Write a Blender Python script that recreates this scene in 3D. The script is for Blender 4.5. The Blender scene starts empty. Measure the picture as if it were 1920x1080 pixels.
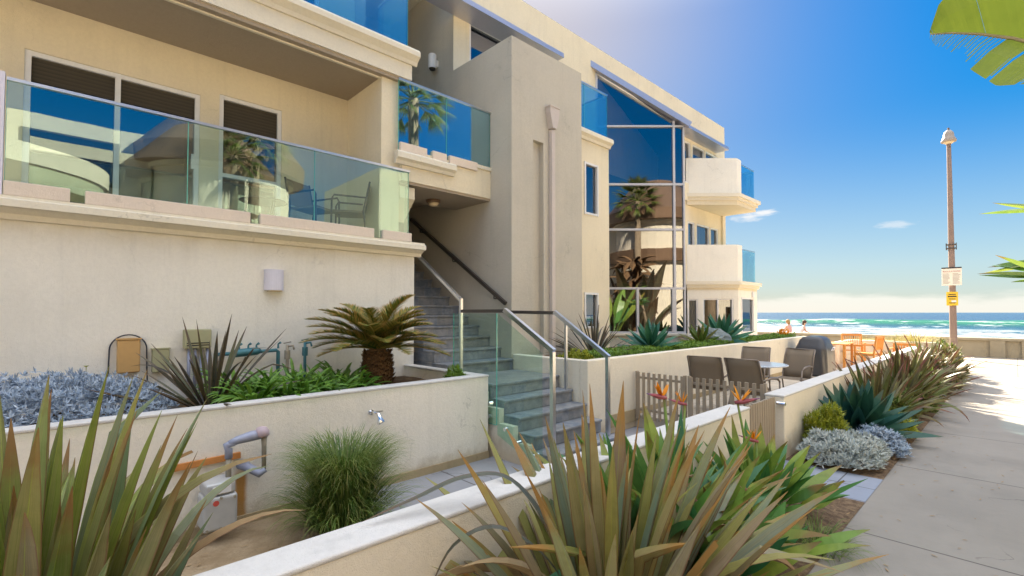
import bpy, bmesh, math, random
from mathutils import Vector, Matrix, noise as mnoise
R = math.radians
scene = bpy.context.scene
COL = scene.collection
random.seed(7)

# ------------------------------------------------------------------ camera
YAW, PITCH, CAMH = 46.4, math.degrees(math.atan(24 / 900)), 1.85
cam_d = bpy.data.cameras.new('camera')
cam = bpy.data.objects.new('camera', cam_d); COL.objects.link(cam)
cam_d.sensor_width = 36; cam_d.lens = 900 / 1920 * 36
cam_d.shift_y = 22 / 1920
cam_d.clip_start = 0.05; cam_d.clip_end = 60000
cam.location = (0, 0, CAMH)
cam.rotation_euler = (R(90 + PITCH), 0, R(YAW))
scene.camera = cam

# ------------------------------------------------------------------ light
SUN_EL = 34.0
SUN_AZ = Vector((-0.70, 0.714, 0)).normalized()
SUN_DIR = (SUN_AZ * math.cos(R(SUN_EL)) + Vector((0, 0, math.sin(R(SUN_EL))))).normalized()
sd = bpy.data.lights.new('sun', 'SUN'); sd.energy = 4.4; sd.angle = R(0.5); sd.color = (1.0, 0.87, 0.68)
so = bpy.data.objects.new('sun', sd); COL.objects.link(so)
so.rotation_euler = SUN_DIR.to_track_quat('Z', 'Y').to_euler()
so.location = SUN_DIR * 60

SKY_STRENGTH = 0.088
SKY_KNEE = 1.6
EXPOSURE = 2.5
world = bpy.data.worlds.new('World'); scene.world = world; world.use_nodes = True
wt = world.node_tree
for n in list(wt.nodes): wt.nodes.remove(n)
def N(t, typ, **kw):
    n = t.nodes.new(typ)
    for k, v in kw.items():
        if k.startswith('i_'): n.inputs[k[2:].replace('_', ' ')].default_value = v
        else: setattr(n, k, v)
    return n
def LK(t, a, b): t.links.new(a, b)
def M2(t, op, a, b=None, clamp=False):
    n = t.nodes.new('ShaderNodeMath'); n.operation = op; n.use_clamp = clamp
    for i, v in enumerate((a, b)):
        if v is None: continue
        if isinstance(v, (int, float)): n.inputs[i].default_value = v
        else: t.links.new(v, n.inputs[i])
    return n.outputs[0]
def MIXC(t, fac, a, b, mode='MIX'):
    n = t.nodes.new('ShaderNodeMix'); n.data_type = 'RGBA'; n.blend_type = mode
    for idx, v in ((0, fac), (6, a), (7, b)):
        if isinstance(v, (int, float)): n.inputs[idx].default_value = v
        elif isinstance(v, tuple): n.inputs[idx].default_value = (*v, 1) if len(v) == 3 else v
        else: t.links.new(v, n.inputs[idx])
    return n.outputs[2]
def SMOOTH(t, val, lo, hi):
    n = t.nodes.new('ShaderNodeMapRange'); n.interpolation_type = 'SMOOTHSTEP'
    t.links.new(val, n.inputs[0]); n.inputs[1].default_value = lo; n.inputs[2].default_value = hi
    return n.outputs[0]
def NOISE(t, vec, scale, detail=4, rough=0.55):
    n = t.nodes.new('ShaderNodeTexNoise'); n.inputs['Scale'].default_value = scale
    n.inputs['Detail'].default_value = detail; n.inputs['Roughness'].default_value = rough
    if vec is not None: t.links.new(vec, n.inputs['Vector'])
    return n.outputs[0]

sky = wt.nodes.new('ShaderNodeTexSky'); sky.sky_type = 'NISHITA'; sky.sun_disc = False
sky.sun_elevation = R(SUN_EL); sky.sun_rotation = math.atan2(SUN_AZ.x, SUN_AZ.y) % (2 * math.pi)
sky.altitude = 0; sky.air_density = 1.0; sky.dust_density = 0.6; sky.ozone_density = 2.5
# soft shoulder on the sky's own radiance (keeps the glow round the sun from clipping)
bw = wt.nodes.new('ShaderNodeRGBToBW'); LK(wt, sky.outputs[0], bw.inputs[0])
den = M2(wt, 'ADD', 1.0, M2(wt, 'DIVIDE', bw.outputs[0], SKY_KNEE))
cmp_ = wt.nodes.new('ShaderNodeVectorMath'); cmp_.operation = 'SCALE'; LK(wt, sky.outputs[0], cmp_.inputs[0]); LK(wt, M2(wt, 'DIVIDE', 1.0, den), cmp_.inputs[3])
hs = N(wt, 'ShaderNodeHueSaturation'); hs.inputs['Saturation'].default_value = 1.68; hs.inputs['Value'].default_value = 0.92
LK(wt, cmp_.outputs[0], hs.inputs['Color'])
tc = wt.nodes.new('ShaderNodeTexCoord')
sp = wt.nodes.new('ShaderNodeSeparateXYZ'); LK(wt, tc.outputs['Generated'], sp.inputs[0])
mp = wt.nodes.new('ShaderNodeMapping'); mp.inputs['Scale'].default_value = (1, 1, 5); LK(wt, tc.outputs['Generated'], mp.inputs[0])
nz = NOISE(wt, mp.outputs[0], 7, 6, 0.6)
# low cloud bank over the sea
top = M2(wt, 'SUBTRACT', sp.outputs[2], M2(wt, 'MULTIPLY', M2(wt, 'SUBTRACT', nz, 0.5), 0.07))
bank = M2(wt, 'SUBTRACT', 1.0, SMOOTH(wt, top, 0.016, 0.036))
haze = M2(wt, 'SUBTRACT', 1.0, SMOOTH(wt, sp.outputs[2], 0.0, 0.34))
c0 = MIXC(wt, M2(wt, 'MULTIPLY', haze, 0.45), hs.outputs[0], (1.5, 1.95, 2.25))
c1 = MIXC(wt, M2(wt, 'MULTIPLY', bank, 0.6), c0, (2.3, 2.2, 2.0))
def puff(vec, sx, amt, cin, seed):
    d = Vector(vec).normalized()
    v = wt.nodes.new('ShaderNodeVectorMath'); v.operation = 'SUBTRACT'; LK(wt, tc.outputs['Generated'], v.inputs[0]); v.inputs[1].default_value = d
    s = wt.nodes.new('ShaderNodeVectorMath'); s.operation = 'MULTIPLY'; LK(wt, v.outputs[0], s.inputs[0]); s.inputs[1].default_value = (1 / sx, 1 / sx, 3.6 / sx)
    l = wt.nodes.new('ShaderNodeVectorMath'); l.operation = 'LENGTH'; LK(wt, s.outputs[0], l.inputs[0])
    nn = NOISE(wt, mp.outputs[0], 32 + seed, 5, 0.65)
    val = M2(wt, 'ADD', l.outputs[1], M2(wt, 'MULTIPLY', M2(wt, 'SUBTRACT', nn, 0.5), 2.4))
    m = M2(wt, 'SUBTRACT', 1.0, SMOOTH(wt, val, 0.15, 1.0))
    return MIXC(wt, M2(wt, 'MULTIPLY', m, amt), cin, (2.0, 2.0, 2.0))
c2 = puff((-0.374, 1.021, 0.196), 0.036, 0.85, c1, 0)
c2 = puff((-0.350, 1.046, 0.204), 0.026, 0.9, c2, 3)
c2 = puff((-0.173, 1.266, 0.183), 0.03, 0.45, c2, 5)
# extra zenith brightness added out of view to light the shaded walls
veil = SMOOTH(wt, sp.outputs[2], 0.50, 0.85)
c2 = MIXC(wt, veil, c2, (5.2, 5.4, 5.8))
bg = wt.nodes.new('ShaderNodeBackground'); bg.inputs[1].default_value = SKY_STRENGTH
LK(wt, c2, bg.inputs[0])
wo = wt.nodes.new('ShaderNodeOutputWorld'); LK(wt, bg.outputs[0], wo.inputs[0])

vs = scene.view_settings
vs.view_transform = 'Standard'; vs.look = 'None'; vs.gamma = 1.0; vs.exposure = EXPOSURE; vs.use_curve_mapping = False
scene.render.engine = 'CYCLES'
scene.cycles.max_bounces = 8; scene.cycles.diffuse_bounces = 4; scene.cycles.glossy_bounces = 4
scene.cycles.transparent_max_bounces = 12; scene.cycles.transmission_bounces = 4
scene.cycles.use_denoising = True
scene.cycles.sample_clamp_indirect = 8.0

# ------------------------------------------------------------------ helpers: mesh builder
class MB:
    def __init__(s): s.v = []; s.f = []; s.m = []; s.uv = []; s.cur = 0
    def vert(s, p, uv=(0, 0)): s.v.append(tuple(p)); s.uv.append(uv); return len(s.v) - 1
    def face(s, idx): s.f.append(tuple(idx)); s.m.append(s.cur)
    def poly(s, pts, uvs=None):
        s.face([s.vert(p, uvs[i] if uvs else (0, 0)) for i, p in enumerate(pts)])
    def box(s, x0, x1, y0, y1, z0, z1):
        P = [(x0,y0,z0),(x1,y0,z0),(x1,y1,z0),(x0,y1,z0),(x0,y0,z1),(x1,y0,z1),(x1,y1,z1),(x0,y1,z1)]
        b = len(s.v)
        for p in P: s.vert(p)
        for q in ((3,2,1,0),(4,5,6,7),(0,1,5,4),(1,2,6,5),(2,3,7,6),(3,0,4,7)): s.face([b+i for i in q])
    def prism(s, poly2, z0, z1):
        n = len(poly2); b = len(s.v)
        for p in poly2: s.vert((p[0], p[1], z0))
        for p in poly2: s.vert((p[0], p[1], z1))
        s.face([b+i for i in reversed(range(n))]); s.face([b+n+i for i in range(n)])
        for i in range(n): j = (i+1) % n; s.face((b+i, b+j, b+n+j, b+n+i))
    def extrude(s, prof, origin, u, w, d):
        """profile points (a,b) in plane u,w at origin, swept along vector d"""
        u, w, d, o = Vector(u), Vector(w), Vector(d), Vector(origin)
        n = len(prof); b = len(s.v)
        for a, c in prof: s.vert(o + u*a + w*c)
        for a, c in prof: s.vert(o + u*a + w*c + d)
        s.face([b+i for i in range(n)]); s.face([b+n+i for i in reversed(range(n))])
        for i in range(n): j = (i+1) % n; s.face((b+j, b+i, b+n+i, b+n+j))
    def beam(s, p, q, w, h=None, up=(0,0,1)):
        h = h or w; p, q = Vector(p), Vector(q); d = (q-p).normalized(); up = Vector(up)
        if abs(d.dot(up)) > 0.98: up = Vector((1,0,0))
        r = d.cross(up).normalized(); t = r.cross(d).normalized()
        b = len(s.v)
        for e in (p, q):
            for a, c in ((-1,-1),(1,-1),(1,1),(-1,1)): s.vert(e + r*a*w/2 + t*c*h/2)
        for q4 in ((0,1,2,3),(7,6,5,4),(0,4,5,1),(1,5,6,2),(2,6,7,3),(3,7,4,0)): s.face([b+i for i in q4])
    def tube(s, pts, rad, n=8, cap=True):
        pts = [Vector(p) for p in pts]; rr = rad if isinstance(rad, (list, tuple)) else [rad]*len(pts)
        rings = []; prev = None
        for i, p in enumerate(pts):
            a = pts[max(i-1,0)]; c = pts[min(i+1,len(pts)-1)]; d = (c-a).normalized()
            if prev is None:
                up = Vector((0,0,1)) if abs(d.z) < 0.95 else Vector((1,0,0)); r = d.cross(up).normalized()
            else: r = (prev - d*prev.dot(d)).normalized()
            prev = r; t = d.cross(r)
            rings.append([s.vert(p + (r*math.cos(k*2*math.pi/n) + t*math.sin(k*2*math.pi/n))*rr[i], (k/n, i/max(1,len(pts)-1))) for k in range(n)])
        for A, B in zip(rings, rings[1:]):
            for k in range(n): j = (k+1) % n; s.face((A[k], A[j], B[j], B[k]))
        if cap: s.face(list(reversed(rings[0]))); s.face(rings[-1])
    def lathe(s, prof, c, n=20):
        c = Vector(c); rings = []
        for r, z in prof: rings.append([s.vert(c + Vector((r*math.cos(k*2*math.pi/n), r*math.sin(k*2*math.pi/n), z))) for k in range(n)])
        for A, B in zip(rings, rings[1:]):
            for k in range(n): j = (k+1) % n; s.face((A[k], A[j], B[j], B[k]))
        s.face(list(reversed(rings[0]))); s.face(rings[-1])
    def blob(s, c, rad, n=10, m=7, seed=0, amp=0.15, freq=1.5):
        c = Vector(c); rad = Vector(rad) if not isinstance(rad, (int,float)) else Vector((rad,)*3)
        rings = []
        for i in range(m+1):
            th = math.pi*i/m; ring = []
            for k in range(n):
                ph = 2*math.pi*k/n; d = Vector((math.sin(th)*math.cos(ph), math.sin(th)*math.sin(ph), math.cos(th)))
                q = 1 + amp*mnoise.noise(d*freq + Vector((seed*3.1, seed*1.7, 0)))
                ring.append(s.vert(c + Vector((d.x*rad.x, d.y*rad.y, d.z*rad.z))*q))
            rings.append(ring)
        for A, B in zip(rings, rings[1:]):
            for k in range(n): j = (k+1) % n; s.face((A[k], B[k], B[j], A[j]))
    def blade(s, p0, az, el, L, w, droop, n=8, fold=0.22, prof='flax', twist=0.0, cut=False, side=0.0, kink=None, dpow=None):
        p = Vector(p0); e = el; pts = []; a = az
        for i in range(n+1):
            t = i/n
            d = Vector((math.cos(a)*math.cos(e), math.sin(a)*math.cos(e), math.sin(e)))
            pts.append((p.copy(), d, t)); p = p + d*(L/n)
            e -= droop*((0.35 + 1.3*t) if dpow is None else (1+dpow)*t**dpow)/n; a += side/n
            if kink and abs(t-kink[0]) < 0.5/n: e -= kink[1]
        last = None
        for q, d, t in pts:
            sd_ = Vector((-math.sin(az), math.cos(az), 0)); sd_ = (sd_ - d*sd_.dot(d)).normalized()
            nrm = sd_.cross(d).normalized(); tw = twist*t
            sd_ = sd_*math.cos(tw) + nrm*math.sin(tw); nrm = sd_.cross(d).normalized()
            if prof == 'flax': k = (0.62+0.38*min(1,t*2.2))*(1 if t < 0.62 else max(0.03, 1-((t-0.62)/0.38)**1.5))
            elif prof == 'agave': k = max(0.02, (0.5+0.9*math.sin(min(1,t*1.55)*math.pi/2)) * (1-t**3.0) * 0.75)
            elif prof == 'grass': k = max(0.05, 1-t**2)
            elif prof == 'paddle': k = 0.13 if t < 0.42 else max(0.02, math.sin(math.pi*((t-0.42)/0.58)**0.75)) + 0.02
            elif prof == 'strap': k = (0.7+0.3*min(1,t*3))*(1 if t < 0.75 else max(0.05, 1-((t-0.75)/0.25)**1.6))
            elif prof == 'leaf': k = max(0.03, math.sin(math.pi*min(1,t*0.96+0.03)**0.8))
            else: k = 1.0
            if cut: k = max(k, 0.5) if t > 0.6 else k
            hw = w*k/2
            row = [s.vert(q - sd_*hw + nrm*hw*fold, (0, t)), s.vert(q - nrm*hw*fold, (0.5, t)), s.vert(q + sd_*hw + nrm*hw*fold, (1, t))]
            if last: s.face((last[0], last[1], row[1], row[0])); s.face((last[1], last[2], row[2], row[1]))
            last = row
    def build(s, name, mats, parent=None, smooth=False, loc=None, local=False):
        me = bpy.data.meshes.new(name)
        off = Vector((0,0,0))
        if not local:
            if parent is not None: off = wloc(parent)
            elif loc is not None: off = Vector(loc)
        me.from_pydata([tuple(Vector(v)-off) for v in s.v], [], s.f)
        for mm in (mats if isinstance(mats, (list, tuple)) else [mats]): me.materials.append(mm)
        if any(s.m): me.polygons.foreach_set('material_index', s.m)
        uvl = me.uv_layers.new(name='UVMap')
        li = [0]*len(me.loops); me.loops.foreach_get('vertex_index', li)
        flat = []
        for i in li: flat.extend(s.uv[i])
        uvl.data.foreach_set('uv', flat)
        if smooth: me.polygons.foreach_set('use_smooth', [True]*len(me.polygons))
        me.update()
        o = bpy.data.objects.new(name, me); COL.objects.link(o)
        if parent is not None: o.parent = parent
        elif loc is not None: o.location = loc
        return o
def wloc(o):
    v = Vector((0,0,0))
    while o is not None: v += Vector(o.location); o = o.parent
    return v
def tag(o, label, cat, group=None, kind=None):
    if label: o['label'] = label
    if cat: o['category'] = cat
    if group: o['group'] = group
    if kind: o['kind'] = kind
    return o
def thing(name, loc, label, cat, group=None, rz=0):
    o = bpy.data.objects.new(name, None); COL.objects.link(o); o.empty_display_size = 0.2
    o.location = loc; o.rotation_euler = (0,0,rz)
    return tag(o, label, cat, group)
def structure(o): o['kind'] = 'structure'; return o
def copy_thing(src, loc, rz=0, label=None, scale=None):
    c = src.copy(); COL.objects.link(c); c.location = loc; c.rotation_euler = (0,0,rz)
    if scale: c.scale = (scale,)*3 if isinstance(scale,(int,float)) else scale
    if label: c['label'] = label
    for ch in list(src.children):
        d = ch.copy(); COL.objects.link(d); d.parent = c
        for g in ch.children:
            e = g.copy(); COL.objects.link(e); e.parent = d
    return c
def bevel(o, w=0.01, seg=2):
    m = o.modifiers.new('bevel', 'BEVEL'); m.width = w; m.segments = seg; m.limit_method = 'ANGLE'; m.angle_limit = R(40)
    return o

# ------------------------------------------------------------------ materials
def newmat(name):
    m = bpy.data.materials.new(name); m.use_nodes = True; t = m.node_tree
    b = t.nodes['Principled BSDF']; return m, t, b
def objco(t): return t.nodes.new('ShaderNodeTexCoord').outputs['Object']
def geopos(t): return t.nodes.new('ShaderNodeNewGeometry').outputs['Position']
def bump(t, b, h, strength=0.2, dist=0.01):
    n = t.nodes.new('ShaderNodeBump'); n.inputs['Strength'].default_value = strength; n.inputs['Distance'].default_value = dist
    t.links.new(h, n.inputs['Height']); t.links.new(n.outputs[0], b.inputs['Normal'])
def stucco(name, col, stain=0.12, stains=None):
    m, t, b = newmat(name); p = geopos(t)
    big = NOISE(t, p, 0.9, 5, 0.6); mid = NOISE(t, p, 6, 5, 0.6); fine = NOISE(t, p, 140, 3, 0.6)
    mps = t.nodes.new('ShaderNodeMapping'); mps.inputs['Scale'].default_value = (5, 5, 0.35); t.links.new(p, mps.inputs[0])
    streak = NOISE(t, mps.outputs[0], 1.6, 4, 0.6)
    dk = tuple(c*0.72 for c in col)
    c = MIXC(t, M2(t, 'MULTIPLY', SMOOTH(t, big, 0.42, 0.72), stain*2.2), col, dk)
    c = MIXC(t, M2(t, 'MULTIPLY', SMOOTH(t, mid, 0.4, 0.7), stain*0.8), c, tuple(x*1.08 for x in col))
    c = MIXC(t, M2(t, 'MULTIPLY', SMOOTH(t, streak, 0.5, 0.8), stain*1.6), c, tuple(x*0.66 for x in col))
    gr_ = NOISE(t, p, 26, 6, 0.72)
    c = MIXC(t, M2(t, 'MULTIPLY', SMOOTH(t, gr_, 0.38, 0.66), 0.16), c, tuple(x*0.70 for x in col))
    vo = t.nodes.new('ShaderNodeTexVoronoi'); vo.feature = 'DISTANCE_TO_EDGE'; vo.inputs['Scale'].default_value = 0.55
    wob = t.nodes.new('ShaderNodeVectorMath'); wob.operation = 'ADD'; nv = t.nodes.new('ShaderNodeTexNoise'); nv.inputs['Scale'].default_value = 2.5; nv.inputs['Detail'].default_value = 6; t.links.new(p, nv.inputs['Vector'])
    t.links.new(p, wob.inputs[0]); t.links.new(nv.outputs[1], wob.inputs[1]); t.links.new(wob.outputs[0], vo.inputs['Vector'])
    crk = M2(t, 'MULTIPLY', M2(t, 'SUBTRACT', 1.0, SMOOTH(t, vo.outputs[0], 0.0015, 0.006)), SMOOTH(t, big, 0.50, 0.62))
    c = MIXC(t, M2(t, 'MULTIPLY', crk, 0.35), c, tuple(x*0.45 for x in col))
    if stains: c = stains(t, p, c)
    t.links.new(c, b.inputs['Base Color']); b.inputs['Roughness'].default_value = 0.92
    b.inputs['Specular IOR Level'].default_value = 0.2
    bump(t, b, M2(t, 'ADD', M2(t, 'ADD', fine, M2(t, 'MULTIPLY', mid, 0.8)), M2(t, 'MULTIPLY', gr_, 1.6)), 0.55, 0.008)
    return m
def planter_stain(t, p, c):
    s = t.nodes.new('ShaderNodeSeparateXYZ'); t.links.new(p, s.inputs[0])
    nz = NOISE(t, p, 9, 4)
    # rust streak under the gas pipe
    dy = M2(t, 'ABSOLUTE', M2(t, 'SUBTRACT', s.outputs[1], 1.20)); dy = M2(t, 'ADD', dy, M2(t, 'MULTIPLY', M2(t, 'SUBTRACT', nz, 0.5), 0.03))
    m1 = M2(t, 'MULTIPLY', M2(t, 'SUBTRACT', 1.0, SMOOTH(t, dy, 0.02, 0.065)), M2(t, 'SUBTRACT', 1.0, SMOOTH(t, s.outputs[2], 0.42, 0.5)))
    c = MIXC(t, M2(t, 'MULTIPLY', m1, 0.95), c, (0.42, 0.20, 0.035))
    # algae on the top and dirt at the foot
    m2 = M2(t, 'MULTIPLY', SMOOTH(t, M2(t, 'ADD', s.outputs[2], M2(t, 'MULTIPLY', nz, 0.08)), 0.98, 1.09), 0.4)
    c = MIXC(t, m2, c, (0.42, 0.48, 0.30))
    m3 = M2(t, 'SUBTRACT', 1.0, SMOOTH(t, M2(t, 'ADD', s.outputs[2], M2(t, 'MULTIPLY', nz, -0.25)), -0.08, 0.12))
    return MIXC(t, M2(t, 'MULTIPLY', m3, 0.5), c, (0.32, 0.24, 0.13))
def low_stain(t, p, c):
    s = t.nodes.new('ShaderNodeSeparateXYZ'); t.links.new(p, s.inputs[0]); nz = NOISE(t, p, 5, 4)
    m3 = M2(t, 'SUBTRACT', 1.0, SMOOTH(t, M2(t, 'ADD', s.outputs[2], M2(t, 'MULTIPLY', nz, -0.5)), -0.2, 0.12))
    return MIXC(t, M2(t, 'MULTIPLY', m3, 0.6), c, (0.34, 0.25, 0.14))
def facade_stain(t, p, c):
    s = t.nodes.new('ShaderNodeSeparateXYZ'); t.links.new(p, s.inputs[0]); nz = NOISE(t, p, 4, 5)
    m = M2(t, 'MULTIPLY', SMOOTH(t, M2(t, 'ADD', s.outputs[2], M2(t, 'MULTIPLY', nz, 0.5)), 2.75, 3.2), M2(t, 'SUBTRACT', 1.0, SMOOTH(t, s.outputs[2], 2.8, 2.9)))
    return MIXC(t, M2(t, 'MULTIPLY', m, 0.35), c, (0.5, 0.40, 0.22))
M = {}
M['wall'] = stucco('cream_stucco', (0.74, 0.655, 0.485), 0.15)
M['wall_low'] = stucco('pale_stucco', (0.80, 0.765, 0.68), 0.16, facade_stain)
M['tower'] = stucco('taupe_stucco', (0.50, 0.46, 0.385), 0.15)
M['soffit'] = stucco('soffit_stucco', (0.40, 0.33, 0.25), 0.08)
M['trim'] = stucco('trim_stucco', (0.74, 0.68, 0.55), 0.06)
M['planter'] = stucco('planter_stucco', (0.80, 0.75, 0.65), 0.16, planter_stain)
M['lowwall'] = stucco('low_wall_stucco', (0.77, 0.70, 0.57), 0.10, low_stain)
M['coping'] = stucco('coping_stucco', (0.60, 0.58, 0.555), 0.22)  # paler neutral tone: sky sheen on the wall tops put into the colour
M['shoe'] = stucco('shoe_trim', (0.70, 0.60, 0.50), 0.06)
M['opp'] = stucco('opposite_stucco', (0.68, 0.60, 0.46), 0.08)
M['footing'] = stucco('footing_concrete', (0.42, 0.33, 0.20), 0.35)
def plain(name, col, rough=0.5, metal=0.0, var=0.08, scale=20, spec=0.5, bmp=0.0):
    m, t, b = newmat(name); p = objco(t); n = NOISE(t, p, scale, 5)
    c = MIXC(t, n, tuple(x*(1-var) for x in col), tuple(min(1, x*(1+var)) for x in col))
    t.links.new(c, b.inputs['Base Color']); b.inputs['Roughness'].default_value = rough; b.inputs['Metallic'].default_value = metal
    b.inputs['Specular IOR Level'].default_value = spec
    if bmp: bump(t, b, n, bmp, 0.01)
    return m
M['white'] = plain('white_frame', (0.70, 0.69, 0.68), 0.4)
M['lamphood'] = plain('lamp_hood_paint', (0.34, 0.28, 0.23), 0.5)
M['lamp_white'] = plain('lamp_white', (0.62, 0.60, 0.68), 0.5)
M['steel'] = plain('brushed_steel', (0.62, 0.63, 0.66), 0.28, 1.0)
M['darkrail'] = plain('dark_rail', (0.10, 0.085, 0.075), 0.4, 0.6)
M['awning'] = plain('awning_metal', (0.50, 0.50, 0.58), 0.35, 0.7)
M['dark'] = plain('dark_gap', (0.03, 0.028, 0.026), 0.8)
M['downspout'] = plain('downspout_paint', (0.52, 0.45, 0.40), 0.45)
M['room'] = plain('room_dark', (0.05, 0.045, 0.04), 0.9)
M['sling'] = plain('sling_fabric', (0.20, 0.155, 0.11), 0.85, 0, 0.15, 200)
M['chairframe'] = plain('chair_frame', (0.20, 0.16, 0.13), 0.4, 0.5)
M['picket'] = plain('picket_paint', (0.30, 0.24, 0.17), 0.6, 0, 0.12, 8)
M['teak'] = plain('teak_wood', (0.55, 0.24, 0.055), 0.5, 0, 0.25, 14)
M['cover'] = plain('grill_cover_vinyl', (0.045, 0.045, 0.05), 0.38, 0, 0.2, 6, 0.5, 0.6)
M['gasgrey'] = plain('gas_meter_grey', (0.46, 0.46, 0.45), 0.5, 0.2, 0.15, 12)
M['pipe_blue'] = plain('regulator_paint', (0.27, 0.29, 0.38), 0.5, 0.2, 0.15, 14)
M['rust'] = plain('rusty_steel', (0.50, 0.20, 0.05), 0.8, 0, 0.35, 20)
M['pipe_rusty'] = plain('weathered_pipe', (0.33, 0.29, 0.22), 0.7, 0.2, 0.3, 24)
M['teal'] = plain('teal_valve_paint', (0.05, 0.17, 0.20), 0.5, 0.2, 0.25, 24)
M['boxtan'] = plain('tan_box_plastic', (0.50, 0.30, 0.11), 0.6)
M['boxgreen'] = plain('olive_box_plastic', (0.34, 0.33, 0.19), 0.6)
M['cable'] = plain('dark_cable', (0.02, 0.025, 0.04), 0.5)
M['chrome'] = plain('chrome', (0.75, 0.77, 0.82), 0.12, 1.0)
M['red'] = plain('red_tag', (0.55, 0.08, 0.06), 0.5)
M['pole'] = plain('concrete_pole', (0.24, 0.17, 0.14), 0.85, 0, 0.15, 6)
M['signwhite'] = plain('sign_face', (0.72, 0.68, 0.60), 0.5)
M['signyellow'] = plain('yellow_sign_face', (0.70, 0.46, 0.03), 0.5)
M['ink'] = plain('black_ink', (0.02, 0.02, 0.022), 0.6)
M['inkred'] = plain('red_ink', (0.35, 0.05, 0.04), 0.6)
M['inkgrey'] = plain('grey_ink', (0.22, 0.19, 0.17), 0.6)
M['lampglass'] = plain('lamp_lens', (0.65, 0.52, 0.34), 0.2)
M['bronze'] = plain('lamp_bronze', (0.20, 0.12, 0.07), 0.45, 0.5)
M['skin'] = plain('skin', (0.62, 0.36, 0.26), 0.6)
M['hair_b'] = plain('blond_hair', (0.36, 0.22, 0.09), 0.7)
M['hair_d'] = plain('brown_hair', (0.08, 0.045, 0.03), 0.7)
M['cloth_w'] = plain('white_cloth', (0.75, 0.72, 0.76), 0.8)
M['cloth_p'] = plain('pink_cloth', (0.66, 0.36, 0.30), 0.8)
M['rock'] = plain('bluegrey_rock', (0.20, 0.24, 0.25), 0.85, 0, 0.4, 5, 0.3, 0.8)
def blind_mat():
    m, t, b = newmat('roller_blind'); p = geopos(t); s = t.nodes.new('ShaderNodeSeparateXYZ'); t.links.new(p, s.inputs[0])
    f = M2(t, 'FRACT', M2(t, 'MULTIPLY', s.outputs[2], 22.0)); c = MIXC(t, SMOOTH(t, f, 0.1, 0.9), (0.030,0.023,0.012), (0.055,0.042,0.022))
    t.links.new(c, b.inputs['Base Color']); b.inputs['Roughness'].default_value = 0.7; return m
M['blind'] = blind_mat()
M['tabletop'] = plain('frosted_table_top', (0.50, 0.53, 0.58), 0.12)
def curtain():
    m, t, b = newmat('curtain_cloth'); w = t.nodes.new('ShaderNodeTexWave'); w.wave_type = 'BANDS'; w.bands_direction = 'X'
    uv = t.nodes.new('ShaderNodeTexCoord').outputs['UV']; t.links.new(uv, w.inputs[0]); w.inputs['Scale'].default_value = 4; w.inputs['Distortion'].default_value = 1.5
    c = MIXC(t, w.outputs[1], (0.10, 0.075, 0.035), (0.30, 0.23, 0.11)); t.links.new(c, b.inputs['Base Color']); b.inputs['Roughness'].default_value = 0.9
    return m
M['curtain'] = curtain()
def window_glass(name, tint, refl, base):
    m, t, b = newmat(name); t.nodes.remove(b)
    fr = t.nodes.new('ShaderNodeLayerWeight'); fr.inputs[0].default_value = 0.5
    fac = M2(t, 'ADD', M2(t, 'MULTIPLY', M2(t, 'POWER', fr.outputs['Facing'], 4.0), 0.8), refl + 0.03, True)
    g = t.nodes.new('ShaderNodeBsdfGlossy'); g.inputs['Roughness'].default_value = 0.0; g.inputs[0].default_value = (*base, 1)
    nb = t.nodes.new('ShaderNodeBump'); nb.inputs['Strength'].default_value = 0.02; nb.inputs['Distance'].default_value = 0.05
    t.links.new(NOISE(t, geopos(t), 0.9, 2), nb.inputs['Height']); t.links.new(nb.outputs[0], g.inputs['Normal'])
    tr = t.nodes.new('ShaderNodeBsdfTransparent'); tr.inputs[0].default_value = (*tint, 1)
    mx = t.nodes.new('ShaderNodeMixShader'); t.links.new(fac, mx.inputs[0]); t.links.new(tr.outputs[0], mx.inputs[1]); t.links.new(g.outputs[0], mx.inputs[2])
    t.links.new(mx.outputs[0], t.nodes['Material Output'].inputs[0]); return m
M['pane'] = window_glass('window_glass', (0.40, 0.40, 0.38), 0.29, (0.60, 0.64, 0.70))
M['railglass'] = window_glass('railing_glass', (0.84, 0.94, 0.91), 0.10, (0.60, 0.74, 0.78))
M['clearglass'] = window_glass('clear_guard_glass', (0.84, 0.95, 0.91), 0.0, (0.8, 0.92, 0.92))
M['railglass_blue'] = window_glass('blue_railing_glass', (0.55, 0.80, 0.88), 0.30, (0.80, 0.95, 1.0))
M['glassedge'] = plain('glass_edge', (0.12, 0.42, 0.34), 0.1)
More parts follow.
